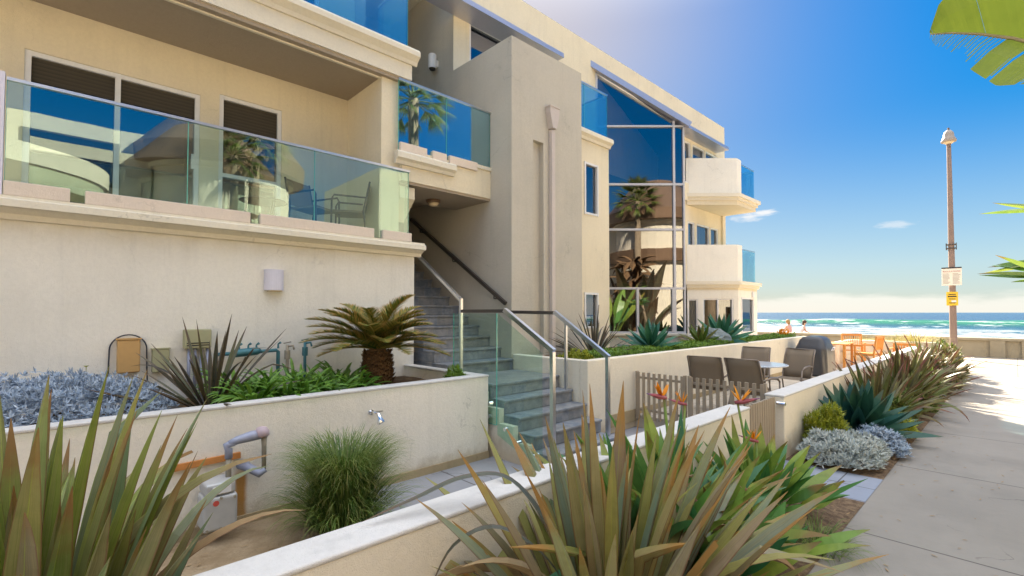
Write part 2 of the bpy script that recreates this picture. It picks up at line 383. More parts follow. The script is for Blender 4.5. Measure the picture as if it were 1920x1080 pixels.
def leafmat(name, cols, tip=None, transl=0.25, stripe=0.0, rough=0.45, tipstart=0.78, spec=0.4):
    m, t, b = newmat(name)
    g = t.nodes.new('ShaderNodeNewGeometry'); ramp = t.nodes.new('ShaderNodeValToRGB'); e = ramp.color_ramp.elements
    e[0].position = 0; e[0].color = (*cols[0], 1); e[1].position = 1; e[1].color = (*cols[-1], 1)
    for i, c in enumerate(cols[1:-1]): x = e.new((i+1)/(len(cols)-1)); x.color = (*c, 1)
    t.links.new(g.outputs['Random Per Island'], ramp.inputs[0]); c = ramp.outputs[0]
    uv = t.nodes.new('ShaderNodeTexCoord').outputs['UV']; s = t.nodes.new('ShaderNodeSeparateXYZ'); t.links.new(uv, s.inputs[0])
    oc = objco(t); nz = NOISE(t, oc, 9, 4, 0.6)
    if stripe:
        mp_ = t.nodes.new('ShaderNodeMapping'); mp_.inputs['Scale'].default_value = (9, 0.6, 1); t.links.new(uv, mp_.inputs[0])
        st = NOISE(t, mp_.outputs[0], 3.2, 5, 0.7)
        c = MIXC(t, M2(t, 'MULTIPLY', SMOOTH(t, st, 0.42, 0.6), stripe), c, (0.34, 0.30, 0.13))
        c = MIXC(t, M2(t, 'MULTIPLY', SMOOTH(t, NOISE(t, mp_.outputs[0], 6.0, 4, 0.7), 0.5, 0.62), 0.4), c, tuple(x*0.4 for x in cols[0]))
    c = MIXC(t, M2(t, 'MULTIPLY', SMOOTH(t, nz, 0.45, 0.7), 0.3), c, tuple(x*0.55 for x in cols[0]))
    if stripe:
        mg = M2(t, 'ABSOLUTE', M2(t, 'SUBTRACT', s.outputs[0], 0.5))
        c = MIXC(t, M2(t, 'MULTIPLY', SMOOTH(t, mg, 0.42, 0.49), 0.75), c, (0.16, 0.06, 0.03))
        c = MIXC(t, M2(t, 'MULTIPLY', M2(t, 'SUBTRACT', 1.0, SMOOTH(t, mg, 0.01, 0.05)), 0.35), c, tuple(min(1,x*1.7) for x in cols[1]))
    if tip:
        tv = M2(t, 'ADD', s.outputs[1], M2(t, 'MULTIPLY', M2(t, 'SUBTRACT', g.outputs['Random Per Island'], 0.5), 0.35))
        c = MIXC(t, SMOOTH(t, M2(t, 'ADD', tv, M2(t, 'MULTIPLY', M2(t, 'SUBTRACT', nz, 0.5), 0.25)), tipstart, tipstart+0.2), c, tip)
    t.links.new(c, b.inputs['Base Color']); b.inputs['Roughness'].default_value = rough; b.inputs['Specular IOR Level'].default_value = spec
    tl = t.nodes.new('ShaderNodeBsdfTranslucent'); t.links.new(c, tl.inputs[0])
    mx = t.nodes.new('ShaderNodeMixShader'); mx.inputs[0].default_value = transl
    t.links.new(b.outputs[0], mx.inputs[1]); t.links.new(tl.outputs[0], mx.inputs[2]); t.links.new(mx.outputs[0], t.nodes['Material Output'].inputs[0])
    return m
L_ = {}
L_['flax'] = leafmat('flax_leaf', [(0.18,0.24,0.04),(0.26,0.32,0.05),(0.21,0.17,0.08),(0.12,0.24,0.16),(0.33,0.37,0.06),(0.22,0.18,0.10),(0.19,0.27,0.06),(0.28,0.31,0.07)], (0.27,0.15,0.05), 0.25, 0.35, 0.38, 0.88)
L_['flax_tan'] = leafmat('tan_flax_leaf', [(0.32,0.29,0.08),(0.24,0.27,0.06),(0.32,0.24,0.17),(0.15,0.25,0.19),(0.42,0.37,0.12),(0.25,0.17,0.12),(0.24,0.28,0.07)], (0.36,0.20,0.06), 0.28, 0.4, 0.38, 0.82)
L_['flax_dark'] = leafmat('dark_flax_leaf', [(0.055,0.045,0.035),(0.10,0.08,0.05),(0.045,0.05,0.06),(0.08,0.10,0.04),(0.07,0.05,0.045)], (0.10,0.06,0.03), 0.15, 0.2, 0.4)
L_['flax_bronze'] = leafmat('bronze_flax_leaf', [(0.12,0.075,0.045),(0.13,0.16,0.04),(0.16,0.12,0.06),(0.14,0.20,0.05),(0.10,0.08,0.05),(0.17,0.20,0.05)], (0.17,0.06,0.04), 0.25, 0.2, 0.4)
L_['agave'] = leafmat('agave_leaf', [(0.03,0.13,0.09),(0.05,0.18,0.09),(0.04,0.15,0.13),(0.08,0.22,0.09)], (0.12,0.16,0.06), 0.15, 0, 0.5, 0.85)
L_['agave_dk'] = leafmat('dark_agave_leaf', [(0.018,0.075,0.055),(0.03,0.10,0.06),(0.02,0.085,0.08),(0.05,0.13,0.06)], (0.08,0.10,0.05), 0.15, 0, 0.45, 0.85)
L_['strap'] = leafmat('strap_leaf', [(0.07,0.17,0.02),(0.12,0.27,0.035),(0.19,0.35,0.05),(0.04,0.11,0.015)], None, 0.3, 0, 0.4)
L_['bop'] = leafmat('paradise_leaf', [(0.07,0.20,0.035),(0.035,0.15,0.07),(0.17,0.30,0.045),(0.28,0.33,0.06),(0.08,0.22,0.04)], (0.22,0.14,0.04), 0.3, 0, 0.38, 0.88)
L_['grass'] = leafmat('tuft_grass_leaf', [(0.06,0.13,0.018),(0.13,0.22,0.035),(0.26,0.32,0.08),(0.035,0.075,0.014)], (0.32,0.26,0.08), 0.3, 0, 0.5, 0.9)
L_['silver'] = leafmat('silver_leaf', [(0.42,0.46,0.44),(0.55,0.58,0.54),(0.34,0.40,0.40),(0.60,0.60,0.55)], None, 0.2, 0, 0.8)
L_['silverblue'] = leafmat('bluegrey_leaf', [(0.34,0.42,0.52),(0.46,0.54,0.64),(0.26,0.34,0.45),(0.52,0.58,0.64)], None, 0.2, 0, 0.8)
L_['lime'] = leafmat('lime_leaf', [(0.26,0.30,0.02),(0.38,0.38,0.03),(0.18,0.24,0.02)], None, 0.3, 0, 0.5)
L_['hedge'] = leafmat('groundcover_leaf', [(0.10,0.22,0.022),(0.17,0.30,0.035),(0.24,0.36,0.045),(0.07,0.15,0.018)], None, 0.3, 0, 0.5)
L_['bush'] = leafmat('bush_leaf', [(0.07,0.13,0.02),(0.12,0.17,0.03),(0.20,0.22,0.045),(0.10,0.08,0.03)], None, 0.3, 0, 0.5)
L_['sago'] = leafmat('sago_leaf', [(0.05,0.12,0.02),(0.15,0.18,0.03),(0.32,0.25,0.05),(0.44,0.30,0.07)], (0.45,0.28,0.08), 0.25, 0, 0.4, 0.6)
L_['dune'] = leafmat('dune_grass_leaf', [(0.34,0.30,0.07),(0.42,0.33,0.12),(0.24,0.26,0.06)], (0.46,0.32,0.14), 0.3, 0, 0.6)
L_['banana'] = leafmat('banana_leaf', [(0.055,0.085,0.010),(0.075,0.105,0.012)], None, 0.35, 0.15, 0.35)
L_['petal'] = leafmat('orange_petal', [(0.75,0.26,0.01),(0.80,0.36,0.02)], None, 0.3)
L_['spathe'] = leafmat('pink_spathe', [(0.48,0.14,0.13),(0.42,0.10,0.16)], (0.20,0.10,0.22), 0.2)
L_['dryflower'] = leafmat('dry_flower', [(0.48,0.24,0.16),(0.38,0.16,0.13),(0.52,0.32,0.20)], None, 0.2, 0, 0.8)
L_['dryflax'] = leafmat('dry_flax_leaf', [(0.34,0.22,0.11),(0.28,0.16,0.08),(0.40,0.30,0.17),(0.20,0.10,0.05)], None, 0.2, 0.3, 0.7)
M['trunk'] = plain('sago_trunk_scale', (0.14, 0.075, 0.03), 0.9, 0, 0.5, 18)
M['palmtrunk'] = plain('palm_trunk_bark', (0.22, 0.16, 0.10), 0.9, 0, 0.4, 8)
M['stalk'] = plain('pale_stalk', (0.34, 0.28, 0.15), 0.7)
M['debris'] = plain('dry_litter', (0.30, 0.20, 0.10), 0.9, 0, 0.4, 5)
def ground_mat(name, c1, c2, scale, bmp=0.4, fine=60, rough=0.95):
    m, t, b = newmat(name); p = geopos(t); n1 = NOISE(t, p, scale, 6, 0.65); n2 = NOISE(t, p, fine, 4, 0.7)
    c = MIXC(t, SMOOTH(t, n1, 0.35, 0.68), c1, c2); c = MIXC(t, M2(t, 'MULTIPLY', SMOOTH(t, n2, 0.52, 0.75), 0.45), c, tuple(x*0.45 for x in c1))
    t.links.new(c, b.inputs['Base Color']); b.inputs['Roughness'].default_value = rough; b.inputs['Specular IOR Level'].default_value = 0.25
    bump(t, b, M2(t, 'ADD', n1, n2), bmp, 0.02); return m
M['sand'] = ground_mat('garden_sand', (0.25, 0.175, 0.10), (0.36, 0.27, 0.17), 3.5, 0.5)
M['mulch'] = ground_mat('bark_mulch', (0.10, 0.065, 0.042), (0.21, 0.145, 0.09), 14, 0.9, 45)
M['soil'] = ground_mat('planter_soil', (0.10, 0.06, 0.035), (0.20, 0.13, 0.07), 12, 0.9, 50)
M['beach'] = ground_mat('beach_sand', (0.19, 0.145, 0.095), (0.23, 0.18, 0.125), 0.25, 0.3, 2.0)
M['earth'] = ground_mat('bare_ground', (0.36, 0.31, 0.25), (0.42, 0.37, 0.30), 1.2, 0.2)
def concrete(name, col, sy, oy, sx=None, ox=0, line=0.012, tint=None):
    m, t, b = newmat(name); p = geopos(t); s = t.nodes.new('ShaderNodeSeparateXYZ'); t.links.new(p, s.inputs[0])
    n1 = NOISE(t, p, 1.1, 6, 0.62); n2 = NOISE(t, p, 40, 5, 0.7); n3 = NOISE(t, p, 4.5, 5, 0.6)
    wn = t.nodes.new('ShaderNodeTexWhiteNoise'); wn.noise_dimensions = '2D'
    cell = t.nodes.new('ShaderNodeCombineXYZ')
    fy = M2(t, 'DIVIDE', M2(t, 'SUBTRACT', s.outputs[1], oy), sy)
    t.links.new(M2(t, 'FLOOR', fy), cell.inputs[1])
    def lines(f, spc):
        fr = M2(t, 'FRACT', f); d = M2(t, 'MINIMUM', fr, M2(t, 'SUBTRACT', 1.0, fr))
        return M2(t, 'SUBTRACT', 1.0, SMOOTH(t, M2(t, 'MULTIPLY', d, spc), line*0.4, line))
    ln = lines(fy, sy)
    if sx:
        fx = M2(t, 'DIVIDE', M2(t, 'SUBTRACT', s.outputs[0], ox), sx); t.links.new(M2(t, 'FLOOR', fx), cell.inputs[0]); ln = M2(t, 'MAXIMUM', ln, lines(fx, sx))
    t.links.new(cell.outputs[0], wn.inputs[0])
    c = MIXC(t, SMOOTH(t, n1, 0.35, 0.7), col, tuple(x*0.86 for x in col))
    c = MIXC(t, M2(t, 'MULTIPLY', SMOOTH(t, n3, 0.5, 0.75), 0.25), c, tuple(x*0.72 for x in col))
    c = MIXC(t, M2(t, 'MULTIPLY', SMOOTH(t, n2, 0.55, 0.8), 0.35), c, tuple(x*0.6 for x in col))
    c = MIXC(t, M2(t, 'MULTIPLY', wn.outputs[0], 0.22), c, tint or tuple(x*0.75 for x in col))
    vs_ = t.nodes.new('ShaderNodeTexVoronoi'); vs_.inputs['Scale'].default_value = 3.2; t.links.new(p, vs_.inputs['Vector'])
    spot = M2(t, 'MULTIPLY', M2(t, 'SUBTRACT', 1.0, SMOOTH(t, vs_.outputs[0], 0.05, 0.085)), SMOOTH(t, n1, 0.5, 0.6))
    c = MIXC(t, M2(t, 'MULTIPLY', spot, 0.5), c, tuple(x*0.4 for x in col))
    n5 = NOISE(t, p, 0.45, 7, 0.7)
    c = MIXC(t, M2(t, 'MULTIPLY', SMOOTH(t, n5, 0.5, 0.66), 0.45), c, tuple(x*0.62 for x in col))
    vc = t.nodes.new('ShaderNodeTexVoronoi'); vc.feature = 'DISTANCE_TO_EDGE'; vc.inputs['Scale'].default_value = 0.42
    wv = t.nodes.new('ShaderNodeVectorMath'); wv.operation = 'ADD'; nv = t.nodes.new('ShaderNodeTexNoise'); nv.inputs['Scale'].default_value = 1.6; nv.inputs['Detail'].default_value = 8; t.links.new(p, nv.inputs['Vector'])
    t.links.new(p, wv.inputs[0]); t.links.new(nv.outputs[1], wv.inputs[1]); t.links.new(wv.outputs[0], vc.inputs['Vector'])
    c = MIXC(t, M2(t, 'MULTIPLY', M2(t, 'MULTIPLY', M2(t, 'SUBTRACT', 1.0, SMOOTH(t, vc.outputs[0], 0.001, 0.005)), SMOOTH(t, n5, 0.46, 0.56)), 0.6), c, (0.07, 0.06, 0.055))
    c = MIXC(t, M2(t, 'MULTIPLY', ln, 0.85), c, (0.05, 0.042, 0.038))
    t.links.new(c, b.inputs['Base Color']); b.inputs['Roughness'].default_value = 0.75; b.inputs['Specular IOR Level'].default_value = 0.4
    bump(t, b, M2(t, 'SUBTRACT', n2, M2(t, 'MULTIPLY', ln, 2.0)), 0.25, 0.006); return m
M['path'] = concrete('path_concrete', (0.25, 0.228, 0.20), 2.47, 0.02, None)
M['walk'] = concrete('walk_concrete', (0.29, 0.29, 0.31), 1.30, 3.30, 1.3, -4.69)
M['board'] = concrete('boardwalk_concrete', (0.30, 0.26, 0.21), 3.0, 20.2, 3.0, 0)
M['terrace'] = concrete('terrace_tile', (0.50, 0.43, 0.34), 0.45, 0, 0.45, 0, 0.008)
M['slate'] = concrete('slate_paver', (0.22, 0.25, 0.32), 0.46, 5.76, 0.36, -2.1, 0.009, (0.34, 0.34, 0.36))
M['seawall'] = concrete('seawall_concrete', (0.36, 0.31, 0.22), 50, 3, 2.9, 0.35, 0.03)
def slate_steps():
    m, t, b = newmat('slate_step_tile'); p = geopos(t); s = t.nodes.new('ShaderNodeSeparateXYZ'); t.links.new(p, s.inputs[0])
    n1 = NOISE(t, p, 7, 6, 0.65); n2 = NOISE(t, p, 60, 4, 0.7)
    f = M2(t, 'DIVIDE', s.outputs[1], 0.305); fr = M2(t, 'FRACT', f); d = M2(t, 'MINIMUM', fr, M2(t, 'SUBTRACT', 1.0, fr))
    ln = M2(t, 'SUBTRACT', 1.0, SMOOTH(t, d, 0.008, 0.022))
    wn = t.nodes.new('ShaderNodeTexWhiteNoise'); wn.noise_dimensions = '2D'; cb = t.nodes.new('ShaderNodeCombineXYZ')
    t.links.new(M2(t, 'FLOOR', f), cb.inputs[0]); t.links.new(M2(t, 'FLOOR', M2(t, 'DIVIDE', s.outputs[2], 0.1795)), cb.inputs[1]); t.links.new(cb.outputs[0], wn.inputs[0])
    c = MIXC(t, SMOOTH(t, n1, 0.35, 0.68), (0.12, 0.15, 0.20), (0.26, 0.275, 0.30))
    c = MIXC(t, M2(t, 'MULTIPLY', wn.outputs[0], 0.45), c, (0.22, 0.19, 0.14))
    c = MIXC(t, M2(t, 'MULTIPLY', ln, 0.6), c, (0.26, 0.24, 0.21))
    t.links.new(c, b.inputs['Base Color']); b.inputs['Roughness'].default_value = 0.5
    bump(t, b, M2(t, 'ADD', n1, n2), 0.35, 0.006); return m
M['steps'] = slate_steps()

# ------------------------------------------------------------------ ground, path, sea
def sheet(name, mat, x0, x1, y0, y1, z, thick=0.0):
    m = MB()
    if thick: m.box(x0, x1, y0, y1, z-thick, z)
    else: m.poly([(x0,y0,z),(x1,y0,z),(x1,y1,z),(x0,y1,z)])
    return structure(m.build(name, mat))
sheet('ground', M['earth'], -400, 400, -400, 28.2, -0.03)
sheet('path', M['path'], -1.05, 1.9, -14, 20.2, 0.0)
sheet('boardwalk', M['board'], -60, 60, 20.2, 28.0, 0.004)
sheet('courtyard_walk', M['walk'], -4.69, -2.1, 1.9, 6.85, 0.0)
sheet('entry_paving', M['slate'], -2.1, -1.05, 5.74, 6.66, 0.004)
sheet('terrace_floor', M['terrace'], -4.30, -2.2, 6.85, 20.0, 0.20, 0.22)
# garden beds: gently uneven sheets
def uneven(name, mat, x0, x1, y0, y1, z, amp, step=0.12, seed=0):
    m = MB(); nx = max(2, int((x1-x0)/step)); ny = max(2, int((y1-y0)/step)); g = []
    for j in range(ny+1):
        row = []
        for i in range(nx+1):
            x = x0+(x1-x0)*i/nx; y = y0+(y1-y0)*j/ny
            e = min(1, min(i, nx-i, j, ny-j)/2)
            row.append(m.vert((x, y, z + e*amp*(0.6+mnoise.noise(Vector((x*2.3+seed, y*2.3, 0)))))))
        g.append(row)
    for j in range(ny):
        for i in range(nx): m.face((g[j][i], g[j][i+1], g[j+1][i+1], g[j+1][i]))
    return structure(m.build(name, mat, smooth=True))
uneven('sand_bed', M['sand'], -4.69, -2.32, -3.0, 1.92, 0.004, 0.05)
uneven('near_mulch_bed', M['mulch'], -2.1, -1.05, -3.0, 5.74, 0.004, 0.05, seed=4)
uneven('far_mulch_bed', M['mulch'], -2.05, -1.05, 6.66, 20.2, 0.004, 0.05, seed=9)
uneven('planter_soil', M['soil'], -6.5, -4.84, -4.0, 3.92, 0.88, 0.06, seed=2)
uneven('terrace_planter_soil', M['soil'], -6.6, -4.42, 5.72, 16.2, 1.02, 0.06, seed=6)

def make_beach():
    m = MB(); xs = [-260+8*i for i in range(60)]; ys = [28.0, 29, 31, 34, 40, 48, 58, 70, 82, 95, 110, 130]
    g = []
    for y in ys:
        row = []
        for x in xs:
            t = min(1, max(0, (y-28)/88)); z = -0.30 - 2.35*t**0.9 + 0.06*mnoise.noise(Vector((x*0.15, y*0.15, 0)))
            row.append(m.vert((x, y, z)))
        g.append(row)
    for j in range(len(ys)-1):
        for i in range(len(xs)-1): m.face((g[j][i], g[j][i+1], g[j+1][i+1], g[j+1][i]))
    return structure(m.build('beach', M['beach'], smooth=True))
make_beach()
def sea_mat():
    m, t, b = newmat('sea_water'); p = geopos(t); s = t.nodes.new('ShaderNodeSeparateXYZ'); t.links.new(p, s.inputs[0])
    y, z = s.outputs[1], s.outputs[2]
    mp_ = t.nodes.new('ShaderNodeMapping'); mp_.inputs['Scale'].default_value = (0.35, 1, 1); t.links.new(p, mp_.inputs[0])
    n1 = NOISE(t, mp_.outputs[0], 0.06, 5, 0.6); n2 = NOISE(t, mp_.outputs[0], 0.35, 5, 0.65); n3 = NOISE(t, mp_.outputs[0], 1.4, 4, 0.7)
    deep = MIXC(t, SMOOTH(t, n1, 0.4, 0.65), (0.006, 0.035, 0.085), (0.010, 0.055, 0.11))
    near = MIXC(t, SMOOTH(t, y, 170, 420), (0.014, 0.072, 0.105), deep)
    gl = SMOOTH(t, z, -2.0, -0.7)
    c = MIXC(t, gl, near, (0.022, 0.155, 0.075))
    # foam: wash near the beach, crest tops, patches behind the breakers
    wash = M2(t, 'SUBTRACT', 1.0, SMOOTH(t, M2(t, 'ADD', y, M2(t, 'MULTIPLY', M2(t, 'SUBTRACT', n2, 0.5), 40)), 150, 172))
    wash = M2(t, 'MULTIPLY', wash, SMOOTH(t, M2(t, 'ADD', n2, M2(t, 'MULTIPLY', n3, 0.5)), 0.60, 0.90))
    crest = SMOOTH(t, M2(t, 'ADD', z, M2(t, 'MULTIPLY', M2(t, 'SUBTRACT', n1, 0.5), 2.6)), -0.55, -0.25)
    pat = M2(t, 'MULTIPLY', M2(t, 'SUBTRACT', 1.0, SMOOTH(t, y, 190, 300)), SMOOTH(t, n2, 0.52, 0.68))
    f = M2(t, 'MAXIMUM', M2(t, 'MAXIMUM', wash, crest), M2(t, 'MULTIPLY', pat, 0.75))
    c = MIXC(t, f, c, MIXC(t, SMOOTH(t, y, 150, 175), (0.30, 0.30, 0.30), (0.52, 0.53, 0.54))); t.links.new(c, b.inputs['Base Color'])
    t.links.new(M2(t, 'ADD', 0.22, M2(t, 'MULTIPLY', f, 0.6)), b.inputs['Roughness']); b.inputs['Specular IOR Level'].default_value = 0.35
    bump(t, b, M2(t, 'ADD', n2, n3), 0.5, 0.6); return m
def make_sea():
    m = MB(); xs = [-900, -700, -520] + [-400+3.0*i for i in range(180)] + [200, 320, 500]
    ys = [95+2.0*i for i in range(75)] + [250, 260, 275, 290, 310, 340, 380, 440, 520, 700, 1000, 2000, 5000, 15000, 50000]
    g = []
    for y in ys:
        row = []
        for x in xs:
            h = 0
            if y < 700:
                for yc, amp, wf, wb, sd_ in ((176, 2.7, 4.5, 13, 1.0), (222, 2.5, 5, 16, 5.0), (275, 1.8, 8, 20, 9.0), (136, 0.7, 3, 9, 13.0)):
                    yy = yc + 11*mnoise.noise(Vector((x*0.012, sd_, 0))) + 3*mnoise.noise(Vector((x*0.05, sd_, 2)))
                    a = amp*max(0.0, 0.62 + 0.9*mnoise.noise(Vector((x*0.018+sd_*7, sd_, 4))))
                    d = y-yy; w = wf if d < 0 else wb
                    h += a*math.exp(-(d/w)**2)
                h += 0.10*mnoise.noise(Vector((x*0.2, y*0.2, 1)))
            else: h = 0.3*mnoise.noise(Vector((x*0.05, y*0.01, 1))) if y < 1500 else 0
            X = x if y < 900 else x*(y/900)*1.2
            row.append(m.vert((X, y, -2.3 + h)))
        g.append(row)
    for j in range(len(ys)-1):
        for i in range(len(xs)-1): m.face((g[j][i], g[j][i+1], g[j+1][i+1], g[j+1][i]))
    return structure(m.build('sea', sea_mat(), smooth=True))
make_sea()

# sea wall along the boardwalk
sw = thing('sea_wall', (0, 28.15, 0), 'low weathered concrete sea wall along the boardwalk in front of the beach', 'wall')
m = MB(); m.box(-70, 60, 28.0, 28.3, -0.8, 0.68); m.build('wall_panel', M['seawall'], sw)
m = MB(); m.box(-70, 60, 27.93, 28.37, 0.68, 0.80); bevel(m.build('coping', M['seawall'], sw), 0.02)
for x in (-8, -2.2, -0.55, 0.35, 3.4):
    m = MB(); m.box(x-0.22, x+0.22, 27.9, 28.0, 0, 0.68); m.build('pilaster', M['seawall'], sw)

# ------------------------------------------------------------------ the apartment building
bld = thing('apartment_building', (-8.0, 6.0, 0), 'cream and taupe stucco beachfront apartment building with glass balconies and a tall glazed bay', 'building')
UZ = Vector((0,0,1))
def wall_uv(mb, O, u, n, L, z0, z1, holes=(), depth=0.12):
    """vertical wall sheet with openings and reveals; u along the wall, n outward"""
    O, u, n = Vector(O), Vector(u), Vector(n)
    P = lambda s, z, d=0: O + u*s + UZ*(z-O.z) - n*d
    S = sorted({0, L, *[h[0] for h in holes], *[h[1] for h in holes]}); Z = sorted({z0, z1, *[h[2] for h in holes], *[h[3] for h in holes]})
    for a, b in zip(S, S[1:]):
        for c, e in zip(Z, Z[1:]):
            ms, mz = (a+b)/2, (c+e)/2
            if any(h[0] < ms < h[1] and h[2] < mz < h[3] for h in holes): continue
            mb.poly([P(a,c), P(b,c), P(b,e), P(a,e)])
    for h in holes:
        a, b, c, e = h
        mb.poly([P(a,c), P(a,c,depth), P(a,e,depth), P(a,e)]); mb.poly([P(b,c), P(b,e), P(b,e,depth), P(b,c,depth)])
        mb.poly([P(a,e), P(a,e,depth), P(b,e,depth), P(b,e)]); mb.poly([P(a,c), P(b,c), P(b,c,depth), P(a,c,depth)])
    mb.poly([P(0,z1), P(L,z1), P(L,z1,depth), P(0,z1,depth)])
def window(parent, name, O, u, n, w, z0, z1, vm=(), hm=(), fw=0.055, inset=0.07, mat='white', blind=0.0, cur=(), room=1.2, glass='pane', label=None):
    O, u, n = Vector(O), Vector(u), Vector(n)
    P = lambda s, z, d: O + u*s + UZ*(z-O.z) - n*d
    mb = MB(); d = inset-0.025
    for s in (fw/2, w-fw/2, *vm): mb.beam(P(s,z0,d), P(s,z1,d), fw, 0.06, up=n)
    for z in (z0+fw/2, z1-fw/2, *hm): mb.beam(P(fw,z,d+0.004), P(w-fw,z,d+0.004), 0.055, fw, up=UZ)
    f = mb.build(name, M[mat], parent)
    if label: f['label'] = label
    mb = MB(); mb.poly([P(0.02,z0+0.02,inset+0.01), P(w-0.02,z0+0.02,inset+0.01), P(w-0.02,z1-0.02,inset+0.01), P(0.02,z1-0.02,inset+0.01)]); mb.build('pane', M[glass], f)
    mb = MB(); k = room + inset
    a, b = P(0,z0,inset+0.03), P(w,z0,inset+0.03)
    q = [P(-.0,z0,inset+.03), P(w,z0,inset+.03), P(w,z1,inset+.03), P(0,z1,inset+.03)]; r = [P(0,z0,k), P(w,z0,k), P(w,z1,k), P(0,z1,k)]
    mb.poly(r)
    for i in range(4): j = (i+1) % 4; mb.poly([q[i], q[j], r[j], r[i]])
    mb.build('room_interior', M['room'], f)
    if blind:
        mb = MB(); zb = z1-(z1-z0)*blind; mb.beam(P(0.05,(z1+zb)/2,inset-0.005), P(w-0.05,(z1+zb)/2,inset-0.005), 0.012, z1-zb-0.09, up=UZ); mb.build('roller_blind', M['blind'], f)
    for s0, s1 in cur:
        mb = MB(); nn = 24; pr = None
        for i in range(nn+1):
            t = i/nn; s = s0+(s1-s0)*t; dd = inset+0.14+0.025*math.sin(t*(s1-s0)*60)
            row = [mb.vert(P(s,z0,dd),(t*3,0)), mb.vert(P(s,z1-.02,dd),(t*3,1))]
            if pr: mb.face((pr[0], row[0], row[1], pr[1]))
            pr = row
        mb.build('curtain', M['curtain'], f, smooth=True)
    return f
YP = (0,1,0); XP = (1,0,0)
# left block, ground storey
m = MB(); m.box(-13, -6.5, -9, 4.07, -0.05, 2.80); m.build('lower_wall', M['wall_low'], bld)
m = MB(); m.box(-13, -6.52, -9, 4.06, 2.80, 2.92); m.build('floor_slab', M['trim'], bld)
led = [(0.0,2.72),(0.05,2.72),(0.07,2.77),(0.15,2.81),(0.20,2.82),(0.20,2.885),(0.16,2.90),(0.16,2.925),(0.0,2.925)]
m = MB(); m.extrude(led, (-6.5,-9,0), XP, (0,0,1), (0,13.16,0)); m.build('ledge_cornice', M['trim'], bld)
# recessed balcony
m = MB(); holes = [(8.7,10.39,2.95,4.83),(10.62,11.45,2.95,4.92)]
wall_uv(m, (-7.65,-9,0), YP, XP, 12.49, 2.92, 5.40, holes); m.build('recess_wall', M['wall'], bld)
sl = window(bld, 'sliding_door', (-7.65,-0.30,0), YP, XP, 1.69, 2.95, 4.83, vm=(0.82,), blind=0.20, room=1.0)
m = MB(); m.box(-7.70, -7.66, 1.30, 1.335, 3.80, 4.0); m.build('handle', M['white'], sl)
window(bld, 'window', (-7.65,1.62,0), YP, XP, 0.83, 2.95, 4.92, hm=(3.79,), blind=0.26, room=1.0)
m = MB(); m.box(-7.66, -6.5, 3.49, 3.79, 2.925, 5.395); m.build('fin_wall', M['wall'], bld)
m = MB(); m.box(-13, -7.64, 3.60, 3.788, 2.92, 8.80); m.build('passage_wall', M['tower'], bld)
# slab above the recess, with cornice
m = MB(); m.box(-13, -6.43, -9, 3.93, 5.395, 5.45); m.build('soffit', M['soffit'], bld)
m = MB(); m.box(-6.56, -6.52, -9, 3.80, 5.372, 5.394); m.build('drip_bead', M['trim'], bld)
m = MB(); m.box(-13, -6.40, -9, 3.95, 5.45, 5.85); m.build('fascia', M['trim'], bld)
cor = [(0.0,5.68),(0.03,5.68),(0.05,5.73),(0.10,5.77),(0.13,5.79),(0.13,5.86),(0.10,5.90),(0.0,5.90)]
m = MB(); m.extrude(cor, (-6.399,-9,0), XP, (0,0,1), (0,13.02,0)); m.build('upper_cornice', M['trim'], bld)
# third storey of the left block
m = MB(); wall_uv(m, (-7.65,-9,0), YP, XP, 12.785, 5.85, 8.87, [(9.3,12.0,5.95,8.0)]); m.build('upper_wall', M['wall'], bld)
window(bld, 'sliding_door', (-7.65,0.3,0), YP, XP, 2.7, 5.95, 8.0, vm=(1.35,), room=1.0)
m = MB(); m.box(-13.2, -13, -9, 18.3, 0, 8.87); m.build('rear_wall', M['wall'], bld)
m = MB(); m.box(-13, -7.66, -9, 18.30, 8.55, 8.80); m.build('roof', M['trim'], bld)
# passage and landing
m = MB(); m.box(-10.2, -10.0, 3.79, 5.58, 0, 8.7); m.build('passage_end_wall', M['tower'], bld)
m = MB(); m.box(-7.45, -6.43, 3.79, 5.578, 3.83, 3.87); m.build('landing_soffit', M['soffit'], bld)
m = MB(); m.box(-7.45, -6.41, 3.79, 5.578, 3.87, 4.36); m.build('landing_fascia', M['wall'], bld)
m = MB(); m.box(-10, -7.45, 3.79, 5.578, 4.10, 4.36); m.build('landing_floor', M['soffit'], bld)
m = MB(); m.extrude([(0,3.80),(0.32,3.80),(0.32,3.62),(0.0,3.30)], (-6.80,3.80,0), XP, (0,0,1), (0,0.26,0)); m.build('corbel', M['wall'], bld)
lc = [(0,4.10),(0.04,4.10),(0.06,4.15),(0.11,4.18),(0.11,4.26),(0.08,4.29),(0.0,4.29)]
m = MB(); m.extrude(lc, (-6.41,3.66,0), XP, (0,0,1), (0,1.09,0)); m.build('landing_cornice', M['trim'], bld)
m = MB(); m.box(-6.47, -6.385, 4.76, 5.578, 4.36, 4.42); m.build('landing_coping', M['trim'], bld)
